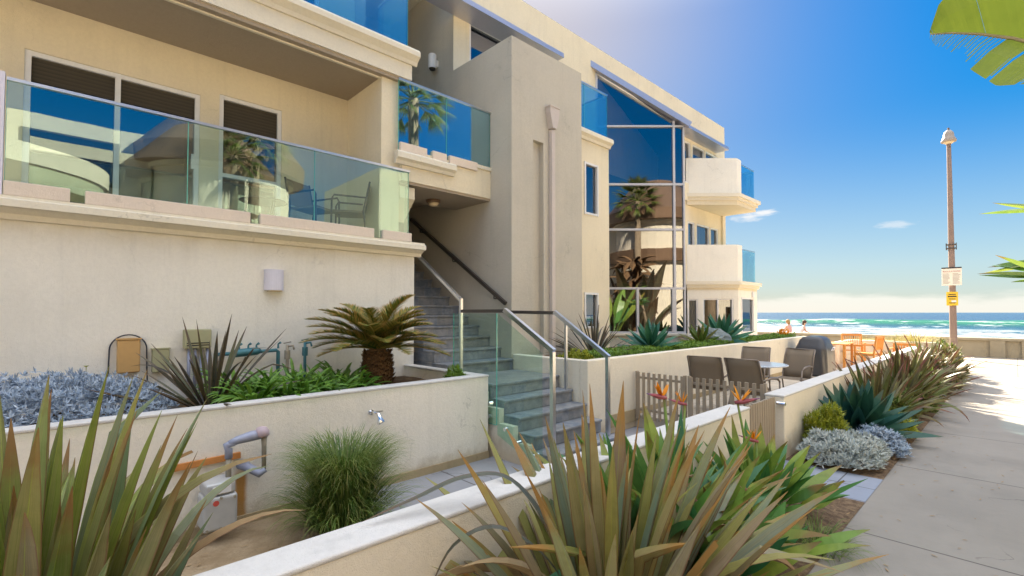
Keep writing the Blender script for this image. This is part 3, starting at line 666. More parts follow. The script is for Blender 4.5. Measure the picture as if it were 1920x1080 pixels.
# stair tower
m = MB(); slot = (0.53,0.80,1.1,4.93)
wall_uv(m, (-5.87,5.58,0), YP, XP, 1.91, 0.0, 6.6, [slot], 0.10)
m.poly([(-5.97,6.10,1.1),(-5.97,6.40,1.1),(-5.97,6.40,4.95),(-5.97,6.10,4.95)])
m.poly([(-7.535,5.58,0),(-5.87,5.58,0),(-5.87,5.58,6.6),(-7.535,5.58,6.6)]); m.poly([(-5.87,7.49,0),(-7.6,7.49,0),(-7.6,7.49,6.6),(-5.87,7.49,6.6)])
m.poly([(-5.97,5.58,6.6),(-5.97,7.49,6.6),(-7.6,7.49,6.6),(-7.6,5.58,6.6)])
m.build('stair_tower', M['tower'], bld)
m = MB(); m.box(-13, -7.535, 5.58, 5.80, 0, 8.80); m.build('core_wall', M['tower'], bld)
ds = MB(); ds.box(-5.869, -5.785, 6.52, 6.61, 1.05, 5.2); dso = ds.build('downspout', M['downspout'], bld); bevel(dso, 0.012)
m = MB(); pf = [(0.055,5.22),(0.125,5.50),(0.125,5.60),(-0.125,5.60),(-0.125,5.50),(-0.055,5.22)]
m.extrude(pf, (-5.868,6.565,0), YP, (0,0,1), (0.115,0,0)); m.build('rain_head', M['downspout'], dso)
m = MB(); m.box(-5.868, -5.742, 6.43, 6.70, 5.60, 5.622); m.build('rain_head_rim', M['downspout'], dso)
# third storey front wall of the right part
m = MB(); h3 = [(0.40,1.75,6.2,7.78),(9.55,9.98,6.2,7.62),(10.12,11.05,6.2,7.62),(11.12,12.15,6.2,7.62)]
wall_uv(m, (-7.53,5.58,0), YP, XP, 12.75, 5.6, 8.87, h3); m.poly([(-7.53,18.33,5.6),(-13,18.33,5.6),(-13,18.33,8.87),(-7.53,18.33,8.87)]); m.build('third_storey_wall', M['wall'], bld)
for a, b, c, e in h3: window(bld, 'window', (-7.53,5.58+a,0), YP, XP, b-a, c, e, fw=0.05, room=0.8)
m = MB(); m.box(-7.529, -7.05, 4.2, 8.36, 7.70, 7.80); m.build('awning', M['awning'], bld)
m = MB(); m.box(-7.529, -7.05, 14.2, 17.55, 7.72, 7.82); m.build('awning', M['awning'], bld)
# middle wall with slit windows
m = MB(); hs2 = [(0.885,1.39,4.02,5.18),(0.87,1.375,1.5,2.29)]
wall_uv(m, (-6.5,7.49,0), YP, XP, 1.82, 0.8, 5.75, hs2); m.poly([(-6.5,9.31,0.8),(-7.6,9.31,0.8),(-7.6,9.31,5.75),(-6.5,9.31,5.75)])
m.poly([(-6.62,7.49,5.75),(-6.62,9.31,5.75),(-7.6,9.31,5.75),(-7.6,7.49,5.75)]); m.build('middle_wall', M['wall'], bld)
window(bld, 'window', (-6.5,8.375,0), YP, XP, 0.505, 4.02, 5.18, fw=0.045, inset=0.03, room=0.5)
window(bld, 'window', (-6.5,8.36,0), YP, XP, 0.505, 1.5, 2.29, fw=0.045, inset=0.03, room=0.5, cur=((0.05,0.46),))
mc = [(0,5.66),(0.04,5.66),(0.06,5.72),(0.13,5.76),(0.13,5.84),(0.10,5.87),(0,5.87)]
m = MB(); m.extrude(mc, (-6.5,7.491,0), XP, (0,0,1), (0,1.84,0)); m.build('middle_cornice', M['trim'], bld)
# angled glazed bay
E1 = Vector((math.cos(R(YAW)), math.sin(R(YAW)), 0)); NB = Vector((math.sin(R(YAW)), -math.cos(R(YAW)), 0))
B0 = Vector((-7.53,10.2,0)); BL = 2.335
ztop = lambda s: 8.17 - s*(8.17-6.72)/BL
BP = lambda s, z, d=0: B0 + E1*s + UZ*z - NB*d
M['bayframe'] = plain('bay_frame_paint', (0.50, 0.49, 0.52), 0.4)
fr = MB()
for s in (0.03, 2.056, BL-0.025): fr.beam(BP(s,1.30,0.03), BP(s,ztop(s),0.03), 0.055 if s != BL-0.025 else 0.04, 0.07, up=NB)
for z in (1.33, 2.48, 4.02, 5.21): fr.beam(BP(0,z,0.034), BP(BL-0.02,z,0.034), 0.07, 0.055)
fr.beam(BP(0,6.75,0.034), BP(BL-0.02,6.75,0.034), 0.07, 0.045)
fr.beam(BP(1.08,1.3,0.03), BP(1.08,2.48,0.03), 0.06, 0.08, up=NB)
fr.beam(BP(2.0,1.36,0.02), BP(2.0,2.45,0.02), 0.05, 0.07, up=NB)
bay = fr.build('glazed_bay', M['bayframe'], bld)
for z0, z1 in ((1.30,2.48),(2.48,4.02),(4.02,5.21),(5.21,6.75)):
    for s0, s1 in ((0,2.056),(2.056,BL)):
        m = MB(); m.poly([BP(s0,z0,0.05), BP(s1,z0,0.05), BP(s1,z1,0.05), BP(s0,z1,0.05)]); m.build('pane', M['pane'], bay)
m = MB(); m.poly([BP(0,6.75,0.05), BP(2.056,6.75,0.05), BP(2.056,ztop(2.056),0.05), BP(0,ztop(0),0.05)]); m.build('pane', M['pane'], bay)
fl = MB(); fl.beam(BP(-0.26,ztop(-0.26)+0.10,-0.06), BP(BL+0.12,ztop(BL+0.12)+0.10,-0.06), 0.14, 0.15, up=NB); fl.build('roof_flashing', M['awning'], bld)
m = MB(); m.poly([BP(-0.2,ztop(-0.2)+0.14,-0.02), BP(BL+0.1,ztop(BL+0.1)+0.14,-0.02), BP(BL+0.1,ztop(BL+0.1)+0.14,0.45), BP(-0.2,ztop(-0.2)+0.14,0.02)])
m.poly([BP(BL,0.8,0.05), BP(BL,0.8,2.6), BP(BL,ztop(BL)+.14,2.6), BP(BL,ztop(BL)+.14,0.05)])
m.build('bay_roof', M['awning'], bld)
m = MB(); m.poly([BP(-0.2,0.8,0), BP(BL,0.8,0), BP(BL,1.30,0), BP(-0.2,1.30,0)]); m.beam(BP(-.1,1.28,-0.03), BP(BL+.02,1.28,-0.03), 0.1, 0.05); m.build('bay_sill', M['trim'], bld)
# bay interior: floors, back wall, drapes, lit downlights
m = MB()
zc = lambda s: ztop(s)-0.05
m.poly([BP(-0.3,1.0,2.5), BP(BL,1.0,2.5), BP(BL,zc(BL),2.5), BP(-0.3,zc(-0.3),2.5)])
m.poly([BP(-0.3,1.0,0.08), BP(-0.3,1.0,2.5), BP(-0.3,zc(-.3),2.5), BP(-0.3,zc(-.3),0.08)]); m.poly([BP(BL-.01,1.0,0.08), BP(BL-.01,1.0,2.5), BP(BL-.01,6.7,2.5), BP(BL-.01,6.7,0.08)])
for z in (1.0, 2.62, 5.3):
    m.poly([BP(-0.3,z,0.1), BP(BL-.01,z,0.1), BP(BL-.01,z,2.5), BP(-0.3,z,2.5)])
m.poly([BP(-0.3,zc(-.3),0.06), BP(BL-.01,zc(BL),0.06), BP(BL-.01,zc(BL),2.5), BP(-0.3,zc(-.3),2.5)])
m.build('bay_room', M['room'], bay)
for s0, s1 in ((0.25,1.0),(1.15,1.95)):
    m = MB(); pr = None
    for i in range(41):
        t = i/40; s = s0+(s1-s0)*t; dd = 0.18+0.03*math.sin(t*38)
        row = [m.vert(BP(s,1.32,dd),(t*4,0)), m.vert(BP(s,2.46,dd),(t*4,1))]
        if pr: m.face((pr[0], row[0], row[1], pr[1]))
        pr = row
    m.build('curtain', M['curtain'], bay, smooth=True)
em, et, eb = newmat('downlight_glow'); eb.inputs['Emission Color'].default_value = (1,0.85,0.62,1); eb.inputs['Emission Strength'].default_value = 9
for s_, d_ in ((0.42,1.0),(0.60,1.15),(0.72,1.25),(0.84,1.35),(0.98,1.5),(0.78,1.6)):
    m = MB(); m.lathe([(0.05,-0.016),(0.055,0.0)], BP(s_, zc(s_)-0.035, d_), 12); m.build('downlight', em, bld)
# far balconies
A, B_, C_, D_ = (-7.59,15.33), (-6.41,16.57), (-6.41,18.25), (-7.6,18.25)
def off(p, k): return p
def ring(k):
    return [(A[0]+0.02, A[1]-1.0*k), (B_[0]+k, B_[1]-0.42*k), (C_[0]+k, C_[1]+k), (D_[0], D_[1]+k), (D_[0]-0.2, A[1]-1.0*k)]
for zf, zt, zs in ((5.85,7.06,5.48),(2.90,4.13,2.60)):
    m = MB(); m.prism(ring(0.0), zs, zf-0.16); m.build('balcony_soffit', M['wall'], bld)
    m = MB(); m.prism(ring(0.06), zf-0.22, zf-0.12); m.build('balcony_cornice', M['trim'], bld)
    m = MB(); m.prism(ring(0.13), zf-0.12, zf); m.build('balcony_slab', M['trim'], bld)
    m = MB(); e = Vector((B_[0]-A[0], B_[1]-A[1], 0)).normalized(); nn = Vector((e.y, -e.x, 0)); i_ = [Vector((*A,0))-nn*0.14, Vector((*B_,0))-nn*0.14]
    m.prism([A, B_, (B_[0], 16.95), (B_[0]-0.14, 16.95), (B_[0]-0.14, B_[1]+0.06), (i_[0].x, i_[0].y)], zf, zt); m.build('balcony_parapet', M['wall_low'], bld)
    g = MB(); g.box(-6.46, -6.445, 16.955, 18.2, zf+0.02, zt-0.12); g.box(-7.55, -6.47, 18.185, 18.2, zf+0.02, zt-0.12)
    g = g.build('glass_railing', M['railglass_blue'], bld)
    m = MB(); m.beam((-6.452,16.955,zt-0.11), (-6.452,18.21,zt-0.11), 0.03); m.beam((-6.47,18.192,zt-0.11), (-7.55,18.192,zt-0.11), 0.03); m.build('top_rail', M['steel'], g)
m = MB(); h2 = [(0.95,1.45,2.95,4.95),(1.6,2.62,2.95,4.95),(2.70,3.35,2.95,4.95)]
wall_uv(m, (-7.6,14.5,0), YP, XP, 3.8, 2.9, 5.62, h2); m.build('second_storey_wall', M['wall'], bld)
for a, b, c, e2 in h2: window(bld, 'window', (-7.6,14.5+a,0), YP, XP, b-a, c, e2, fw=0.05, room=0.6, cur=((0.05,(b-a)*0.7),))
m = MB(); m.box(-13, -7.52, 18.08, 18.32, 0, 5.60); m.build('end_wall', M['wall'], bld)
e = Vector((B_[0]-A[0], B_[1]-A[1], 0)).normalized(); nn = Vector((e.y, -e.x, 0)); LAB = (Vector((*B_,0))-Vector((*A,0))).length
m = MB(); hg = [(0.02,0.36,1.10,2.30),(0.52,1.55,1.15,2.32)]
wall_uv(m, (A[0],A[1],0), e, nn, LAB, 0, 2.60, hg)
wall_uv(m, (B_[0],B_[1],0), YP, XP, 1.68, 0, 2.60, [(0.25,1.35,1.15,2.36)])
m.poly([(-6.41,18.25,0),(-13,18.25,0),(-13,18.25,2.6),(-6.41,18.25,2.6)]); m.build('ground_storey_wall', M['wall_low'], bld)
for a, b, c, e2 in hg: window(bld, 'window', (A[0]+e.x*a, A[1]+e.y*a, 0), e, nn, b-a, c, e2, vm=((b-a)/2,) if b-a > 0.6 else (), fw=0.045, room=0.5, cur=((0.02,b-a-0.02),))
window(bld, 'window', (-6.41,16.82,0), YP, XP, 1.1, 1.15, 2.36, fw=0.05, room=0.5, inset=0.04)
m = MB(); m.box(-6.408, -6.36, 17.72, 17.95, 2.38, 2.56); m.build('utility_box', M['white'], bld)

# glass railings of the near balconies
def glass_rail(panels, x, z0, z1, rail_h=0.03, shoes=(), shoe_z=(0,0), label=None, glass='railglass', ret=None):
    g = MB()
    for a, b in panels: g.box(x-0.006, x+0.006, a+0.004, b-0.004, z0, z1)
    if ret: g.box(x-ret, x-0.008, panels[-1][1]-0.016, panels[-1][1]-0.004, z0, z1)
    g = g.build('glass_railing', M[glass], bld)
    if label: g['label'] = label
    t = MB(); t.box(x-0.022, x+0.022, panels[0][0], panels[-1][1]+0.012, z1, z1+rail_h)
    if ret: t.box(x-ret, x-0.023, panels[-1][1]-0.03, panels[-1][1]+0.012, z1, z1+rail_h)
    t.build('top_rail', M['steel'], g)
    for a, b in shoes:
        s_ = MB(); s_.box(x-0.05, x+0.055, a, b, *shoe_z); bevel(s_.build('base_shoe', M['shoe'], g), 0.008)
    for a, b in panels:
        e_ = MB()
        for yy in (a+0.002, b-0.002): e_.box(x-0.0065, x+0.0065, yy-0.002, yy+0.002, z0, z1)
        e_.build('glass_edge', M['glassedge'], g)
    return g
gr = glass_rail([(-0.36,1.053),(1.053,2.468),(2.468,3.90)], -6.40, 2.945, 4.0, shoes=((-0.36,0.088),(0.198,1.69),(1.80,3.31),(3.45,3.93)), shoe_z=(2.926,3.06), ret=0.10)
m = MB(); m.box(-6.44, -6.35, -0.45, -0.37, 2.926, 4.06); m.build('end_post', M['lamp_white'], gr)
glass_rail([(-3.0,-1.2),(-1.2,0.6),(0.6,2.3),(2.3,3.88)], -6.42, 5.905, 6.98, shoes=(), ret=0.9, glass='railglass_blue')
glass_rail([(3.73,4.62),(4.625,5.57)], -6.425, 4.30, 5.40, shoes=((3.74,4.22),(4.33,4.60),(4.66,5.25)), shoe_z=(4.295,4.44), glass='railglass_blue')
glass_rail([(7.5,8.35),(8.35,9.2)], -6.47, 5.875, 6.88, ret=0.9, glass='railglass_blue')

# lamps fixed to the building
sc = thing('wall_sconce', (-6.5,2.005,2.26), 'pale lavender half round wall lamp on the lower left wall', 'lamp')
m = MB(); pts = [(0.13*math.cos(t), 0.115*math.sin(t)) for t in [math.pi*(-0.5+i/14) for i in range(15)]]
m.prism([(-6.498+a, 2.005+b) for a, b in pts], 2.13, 2.39); m.build('shade', M['lamp_white'], sc, smooth=False)
m = MB(); m.box(-6.5, -6.40, 1.93, 2.08, 2.115, 2.128); m.build('lens', M['lampglass'], sc)
fl_ = thing('flood_light', (-8.08,5.58,6.95), 'white cylindrical downlight high on the taupe wall beside the top window', 'lamp')
m = MB(); m.lathe([(0.085,0.0),(0.085,0.27),(0.075,0.285)], (-8.08,5.46,6.80), 16); m.build('housing', M['white'], fl_, smooth=False)
m = MB(); m.box(-8.12,-8.04,5.50,5.579,6.86,6.99); m.build('bracket', M['white'], fl_)
m = MB(); m.lathe([(0.05,-0.03),(0.07,-0.002)], (-8.08,5.46,6.80), 14); m.build('lens', M['dark'], fl_)
cl = thing('ceiling_lamp', (-7.05,4.80,3.83), 'round bronze ceiling lamp under the stair landing', 'lamp')
m = MB(); m.lathe([(0.07,-0.05),(0.12,-0.045),(0.13,-0.002)], (-7.05,4.80,3.83), 18); m.build('base', M['bronze'], cl, smooth=True)
m = MB(); m.lathe([(0.02,-0.115),(0.07,-0.10),(0.098,-0.05)], (-7.05,4.80,3.83), 18); m.build('globe', M['lampglass'], cl, smooth=True)

# ------------------------------------------------------------------ stairs
st = thing('outdoor_staircase', (-4.8,4.9,0), 'blue grey slate tiled stairs climbing between the two stucco walls', 'stairs')
def step(nose, back, y0, y1, z0, z1):
    m = MB(); m.box(back, nose-0.02, y0, y1, z0, z1-0.035); m.box(back, nose, y0, y1, z1-0.0349, z1); bevel(m.build('step', M['steps'], st), 0.008)
lower = [(-3.74,0.18),(-4.02,0.36),(-4.28,0.54),(-4.54,0.72)]
for nx, z in lower: step(nx, -5.9, 4.2, 5.575, z-0.18, z-0.001)
step(-4.80, -5.9, 4.2, 5.575, 0.72, 0.90)
for k in range(11):
    nx = -5.81-0.30*k; z = 1.08+0.18*k
    step(nx, -9.9, 4.2 if nx > -6.45 else 4.076, 5.575, z-0.18, z)
m = MB()
for x0, x1, zt in ((-6.5,-5.62,0.80),(-5.62,-4.85,0.80),(-4.85,-4.56,0.62),(-4.56,-4.3,0.44),(-4.3,-4.04,0.26)): m.box(x0, x1, 4.12, 4.198, -0.02, zt)
m.build('side_wall', M['lowwall'], st)
hr = thing('stair_railing', (-4.8,4.25,0.9), 'steel and glass railing along the left side of the stair landing', 'railing')
m = MB(); m.beam((-6.75,4.30,2.79), (-5.53,4.25,2.03), 0.045); m.beam((-5.53,4.25,0.91), (-5.53,4.25,2.05), 0.04); m.build('upper_rail', M['steel'], hr)
m = MB(); m.beam((-5.51,4.25,1.87), (-4.585,4.25,1.87), 0.045); m.build('landing_rail', M['darkrail'], hr)
m = MB(); m.beam((-4.60,4.25,1.885), (-3.75,4.25,1.395), 0.055); m.beam((-3.77,4.25,0.19), (-3.77,4.25,1.385), 0.05); m.build('lower_rail', M['steel'], hr)
m = MB(); m.box(-5.50, -4.59, 4.094, 4.106, 0.42, 1.84); g1 = m.build('glass_panel', M['clearglass'], hr)
m = MB()
for x in (-5.503, -4.587): m.box(x-0.003, x+0.003, 4.0935, 4.1065, 0.42, 1.84)
m.box(-5.5, -4.59, 4.0935, 4.1065, 0.414, 0.42); m.build('glass_edge', M['glassedge'], g1)
for x in (-5.3, -4.95, -4.7):
    for z in (0.52, 0.68):
        m = MB(); m.tube([(x,4.06,z),(x,4.12,z)], 0.025, 10); m.build('standoff', M['chrome'], hr)
m = MB(); m.extrude([(-4.57,0.30),(-4.57,1.84),(-3.80,1.38),(-3.80,0.02)], (0,4.094,0), XP, (0,0,1), (0,0.012,0)); m.build('glass_panel', M['clearglass'], hr)
for x, z in ((-4.4,0.40),(-4.2,0.27),(-3.95,0.16)):
    m = MB(); m.tube([(x,4.06,z),(x,4.19,z)], 0.025, 10); m.build('standoff', M['chrome'], hr)
wr = thing('wall_handrail', (-7,5.5,2.5), 'dark sloping handrail bracketed to the taupe stair wall', 'handrail')
m = MB(); m.beam((-8.9,5.49,3.84), (-5.92,5.49,2.0), 0.05, 0.06); m.build('rail', M['darkrail'], wr)
for t in (0.12,0.5,0.9):
    p = Vector((-8.9,5.49,3.84)).lerp(Vector((-5.92,5.49,2.0)), t)
    m = MB(); m.tube([p+Vector((0,0,-0.03)), p+Vector((0,0.0,-0.09)), p+Vector((0,0.088,-0.09))], 0.012, 6); m.build('bracket', M['darkrail'], wr)
rr = thing('stair_handrail', (-4.8,5.48,1.8), 'steel handrail down the lower steps in front of the raised planter', 'handrail')
m = MB(); m.beam((-5.868,5.48,1.86), (-4.80,5.48,1.845), 0.05); m.build('level_rail', M['darkrail'], rr)
m = MB(); m.beam((-4.82,5.48,1.86), (-3.84,5.48,1.24), 0.055); m.beam((-3.86,5.48,0.19), (-3.86,5.48,1.24), 0.05); m.build('lower_rail', M['steel'], rr)
m = MB(); m.beam((-4.60,5.48,0.72), (-4.60,5.48,1.70), 0.035); m.build('post', M['steel'], rr)

# ------------------------------------------------------------------ planters and garden walls
pl = thing('garden_planter', (-4.77,1.0,0), 'long cream stucco planter under the lower left wall with a rust streak', 'planter')
m = MB(); m.box(-4.84, -4.69, -5, 4.05, 0.0, 1.04); m.box(-6.499, -4.841, 3.90, 4.05, 0.0, 1.038); bevel(m.build('wall', M['planter'], pl), 0.012)
m = MB(); m.box(-4.846, -4.684, -5, 4.056, 1.024, 1.052); m.box(-6.499,-4.8465,3.894,4.056,1.024,1.0515); bevel(m.build('coping', M['coping'], pl), 0.01, 3)  # added strip, its colour carries the sky light on the planter top
m = MB(); m.box(-4.689, -4.672, -5, 4.045, -0.02, 0.085); m.build('footing', M['footing'], pl)
pr_ = thing('terrace_planter', (-4.36,10,0), 'long raised cream stucco planter running behind the patio chairs to the sea', 'planter')
m = MB(); m.box(-4.44, -4.29, 5.6, 16.2, 0.0, 1.15); m.box(-5.868, -4.441, 5.6, 5.75, 0.0, 1.148); m.box(-6.5,-4.441,16.05,16.2,0,1.148); bevel(m.build('wall', M['lowwall'], pr_), 0.012)
m = MB(); m.box(-4.289, -4.272, 6.05, 16.2, 0.1, 0.29); m.build('footing', M['footing'], pr_)
w1 = MB(); w1.box(-2.33, -2.10, -4, 5.72, -0.05, 0.77); o = w1.build('garden_wall', M['lowwall'], loc=(-2.2,1,0)); bevel(o, 0.018, 3)
tag(o, 'low cream stucco garden wall in the foreground behind the flax', 'wall')
m = MB(); m.box(-2.336, -2.094, -4, 5.726, 0.752, 0.782); bevel(m.build('coping', M['coping'], o), 0.012, 3)  # added cap with the sky sheen painted in
w2 = MB(); w2.box(-2.27, -2.04, 6.69, 20.0, -0.05, 0.79); o = w2.build('terrace_wall', M['lowwall'], loc=(-2.15,12,0)); bevel(o, 0.018, 3)
tag(o, 'low cream stucco wall beside the gate along the far planting bed', 'wall')
m = MB(); m.box(-2.276, -2.034, 6.684, 19.995, 0.772, 0.802); bevel(m.build('coping', M['coping'], o), 0.012, 3)  # same added cap, top light in its colour
w3 = MB(); w3.box(-4.1, -1.63, 20.0, 20.2, -0.05, 0.91); w3.box(-4.1, -3.95, 16.21, 20.0, -0.05, 0.905); o = w3.build('terrace_end_wall', M['lowwall'], loc=(-3,20,0)); bevel(o, 0.015)
tag(o, 'cream stucco wall closing the seaward end of the terrace behind the teak chairs', 'wall')

# picket fence and gates
def pickets(name, label, cat, p0, p1, n, w, z0, z1, rails=(0.08,), depth=0.025, posts=True):
    p0, p1 = Vector(p0), Vector(p1); o = thing(name, p0.lerp(p1, 0.5) + Vector((0,0,z0)), label, cat)
    d = (p1-p0).normalized()
    for i in range(n):
        p = p0.lerp(p1, i/(n-1)); zz = z1 + random.uniform(-0.004, 0.004)
        m = MB(); m.beam(p+UZ*z0, p+UZ*zz, w, depth, up=Vector((-d.y,d.x,0))); m.build('picket', M['picket'], o)
    nrm = Vector((d.y,-d.x,0))
    for r in rails:
        m = MB(); m.beam(p0+UZ*(z1-r)-nrm*(depth/2+0.013), p1+UZ*(z1-r)-nrm*(depth/2+0.013), 0.022, 0.035); m.build('rail', M['picket'], o)
    if posts:
        for p in (p0-d*0.035, p1+d*0.035):
            m = MB(); m.beam(p+UZ*(z0-0.02)-nrm*0.02, p+UZ*(z1+0.01)-nrm*0.02, 0.035, 0.05, up=Vector((-d.y,d.x,0))); m.build('post', M['picket'], o)
    return o
pickets('picket_gate', 'weathered taupe picket gate against the raised planter', 'gate', (-4.20,6.80,0), (-3.46,6.80,0), 9, 0.04, 0.16, 0.90, (0.09,0.60))
pickets('picket_fence', 'weathered taupe picket panel in front of the patio chairs', 'fence', (-3.32,6.80,0), (-2.34,6.80,0), 11, 0.045, 0.16, 0.90, (0.09,0.60))
g_ = pickets('side_gate', 'close boarded taupe picket gate facing the path beside the low wall', 'gate', (-2.15,5.80,0), (-2.15,6.62,0), 12, 0.062, 0.04, 0.78, (0.12,0.58), posts=False)
m = MB(); m.tube([(-2.12,6.66,0.70),(-2.02,6.66,0.70)], 0.022, 10); m.build('latch', M['chrome'], g_)

# ------------------------------------------------------------------ patio furniture
def sling_chair(loc, rz, label):
    c = thing('patio_chair', loc, label, 'chair', 'sling chairs round the patio table', rz)
    B = lambda mb, nm, mt, sm=False: mb.build(nm, M[mt], c, smooth=sm, local=True)
    prof = [(-0.20,0.38),(-0.235,0.52),(-0.275,0.66),(-0.325,0.80),(-0.385,0.92)]
    m = MB(); pr = None
    for y, z in prof:
        row = [m.vert((x, y - 0.02*(1-(x/0.25)**2), z + (0.012*(1-(x/0.25)**2) if z > .9 else 0))) for x in (-0.25,-0.15,-0.05,0.05,0.15,0.25)]
        if pr:
            for i in range(5): m.face((pr[i], pr[i+1], row[i+1], row[i]))
        pr = row
    o = B(m, 'backrest', 'sling', True); sm_ = o.modifiers.new('thick', 'SOLIDIFY'); sm_.thickness = 0.008
    m = MB(); m.extrude([(-0.21,0.38),(0.0,0.365),(0.22,0.40),(0.25,0.385),(0.22,0.385),(0.0,0.35),(-0.21,0.365)], (-0.25,0,0), YP, (0,0,1), (0.5,0,0)); B(m, 'seat', 'sling')
    for s in (-1,1):
        x = 0.265*s
        m = MB(); m.tube([(x,0.26,0.39),(x,0,0.36),(x,-0.20,0.375)]+[(x,y,z) for y, z in prof[1:]], 0.014, 8); B(m, 'side_frame', 'chairframe', True)
        m = MB(); m.tube([(x*1.02,-0.255,0.60),(x*1.12,-0.05,0.63),(x*1.14,0.15,0.615),(x*1.12,0.25,0.56)], [0.014,0.02,0.02,0.014], 8); B(m, 'armrest', 'chairframe', True)
        m = MB(); m.tube([(x*1.12,0.25,0.57),(x*1.08,0.27,0.30),(x*1.08,0.28,0.0)], 0.014, 8); B(m, 'leg', 'chairframe', True)
        m = MB(); m.tube([(x,-0.18,0.38),(x*1.06,-0.30,0.0)], 0.014, 8); B(m, 'leg', 'chairframe', True)
    m = MB(); m.tube([(-0.265,-0.388,0.925),(0.265,-0.388,0.925)], 0.011, 8); B(m, 'top_bar', 'chairframe', True)
    return c
ch = sling_chair((-3.60,8.10,0.2), R(8), 'brown sling patio chair nearest the raised planter, its back to the fence')
copy_thing(ch, (-2.92,8.10,0.2), R(-6), 'brown sling patio chair right behind the picket fence, nearest the low wall')
copy_thing(ch, (-3.72,10.25,0.2), R(186), 'brown sling patio chair half hidden behind the table, between two other chairs')
copy_thing(ch, (-3.02,10.35,0.2), R(172), 'brown sling patio chair beside the covered grill, far side of the glass table')
tb = thing('patio_table', (-3.28,9.25,0.2), 'round pale glass patio table between the four sling chairs', 'table')
m = MB(); m.lathe([(0.50,0.70),(0.52,0.705),(0.52,0.72),(0.50,0.725)], (0,0,0), 40); m.build('tabletop', M['tabletop'], tb, local=True)
for k in range(4):
    a = R(45+90*k); m = MB(); m.tube([(0.10*math.cos(a),0.10*math.sin(a),0.69),(0.16*math.cos(a),0.16*math.sin(a),0.35),(0.36*math.cos(a),0.36*math.sin(a),0.0)], 0.016, 8); m.build('leg', M['chairframe'], tb, smooth=True, local=True)
# covered grill
gl = thing('covered_grill', (-3.72,14.7,0.2), 'barbecue grill under a black vinyl cover beside the planter wall', 'grill')
def grill_cover():
    m = MB(); n = 56; rings = []
    lv = [(0.06,0.40,0.49,0),(0.25,0.395,0.475,1),(0.50,0.385,0.465,1),(0.68,0.375,0.46,0.6),(0.74,0.36,0.45,0.2),(0.82,0.33,0.40,0.2),(0.93,0.29,0.36,0.1),(1.00,0.22,0.32,0.05),(1.03,0.10,0.22,0)]
    for z, a, b, fold in lv:
        ring = []
        for k in range(n):
            t = 2*math.pi*k/n; c_, s_ = math.cos(t), math.sin(t); e_ = 0.32
            x = a*math.copysign(abs(c_)**e_, c_); y = b*math.copysign(abs(s_)**e_, s_)
            f = 1 + fold*(0.035*math.sin(t*9+z*2) + 0.05*mnoise.noise(Vector((c_*3, s_*3, z*1.5)))); hem = 0.03*math.sin(t*5) if z < 0.1 else 0
            ring.append(m.vert((x*f, y*f, z+hem)))
        rings.append(ring)
    for A_, B in zip(rings, rings[1:]):
        for k in range(n): j = (k+1) % n; m.face((A_[k], A_[j], B[j], B[k]))
    m.face(rings[-1]); return m
grill_cover().build('cover', M['cover'], gl, smooth=True, local=True)
m = MB(); m.tube([(0.40,-0.10,0.66),(0.43,-0.10,0.74),(0.43,0.10,0.74),(0.40,0.10,0.66)], 0.012, 6); m.build('handle', M['cloth_w'], gl, local=True)
for x, y in ((-0.3,-0.38),(0.3,-0.38),(-0.3,0.38),(0.3,0.38)):
    m = MB(); m.tube([(x-0.02,y,0.045),(x+0.02,y,0.045)], 0.045, 12); m.build('wheel', M['dark'], gl, local=True)
# teak chairs and table
def teak_chair(loc, rz, label, low=False):
    c = thing('teak_chair', loc, label, 'chair', 'teak chairs at the end of the terrace', rz)
    sh, bh, w = (0.30, 0.68, 0.30) if low else (0.44, 0.95, 0.26)
    B = lambda mb, nm: mb.build(nm, M['teak'], c, local=True)
    m = MB()
    for i in range(6): m.box(-w, w, -0.22+0.08*i, -0.155+0.08*i, sh-0.02, sh)
    B(m, 'seat')
    m = MB(); m.beam((-w,-0.31,bh-0.03), (w,-0.31,bh-0.03), 0.03, 0.07); m.beam((-w,-0.25,sh+0.12), (w,-0.25,sh+0.12), 0.025, 0.05)
    for i in range(8): x = -w+0.05+(2*w-0.1)*i/7; m.beam((x,-0.25,sh+0.10), (x,-0.31,bh-0.03), 0.035, 0.015)
    B(m, 'backrest')
    for s in (-1,1):
        m = MB(); m.beam((w*s,-0.24,0), (w*s,-0.245,sh), 0.045); m.beam((w*s,-0.245,sh-0.01), (w*s,-0.315,bh), 0.045); B(m, 'leg')
        m = MB(); m.beam((w*s,0.24,0), (w*s,0.24,sh+0.22), 0.045); B(m, 'leg')
        m = MB(); m.beam((w*s*1.03,-0.28,sh+0.235), (w*s*1.03,0.28,sh+0.235), 0.06, 0.025); B(m, 'armrest')
        m = MB(); m.beam((w*s,-0.24,sh-0.05), (w*s,0.24,sh-0.05), 0.025, 0.06); B(m, 'side_rail')
    return c
teak_chair((-3.66,18.75,0.2), R(200), 'slatted teak chair facing out behind the covered grill')
teak_chair((-3.10,17.75,0.2), R(80), 'slatted teak chair seen from the side, nearest the low wall')
teak_chair((-2.42,18.95,0.2), R(175), 'low slatted teak lounge chair behind the bronze flax leaves', True)
tt = thing('teak_table', (-3.85,17.3,0.2), 'teak table behind the covered grill', 'table')
m = MB()
for i in range(8): m.box(-0.40+0.1*i, -0.31+0.1*i, -0.55, 0.55, 0.70, 0.725)
m.build('tabletop', M['teak'], tt, local=True)
for x in (-0.34,0.34):
    for y in (-0.48,0.48): m = MB(); m.beam((x,y,0), (x,y,0.70), 0.06); m.build('leg', M['teak'], tt, local=True)
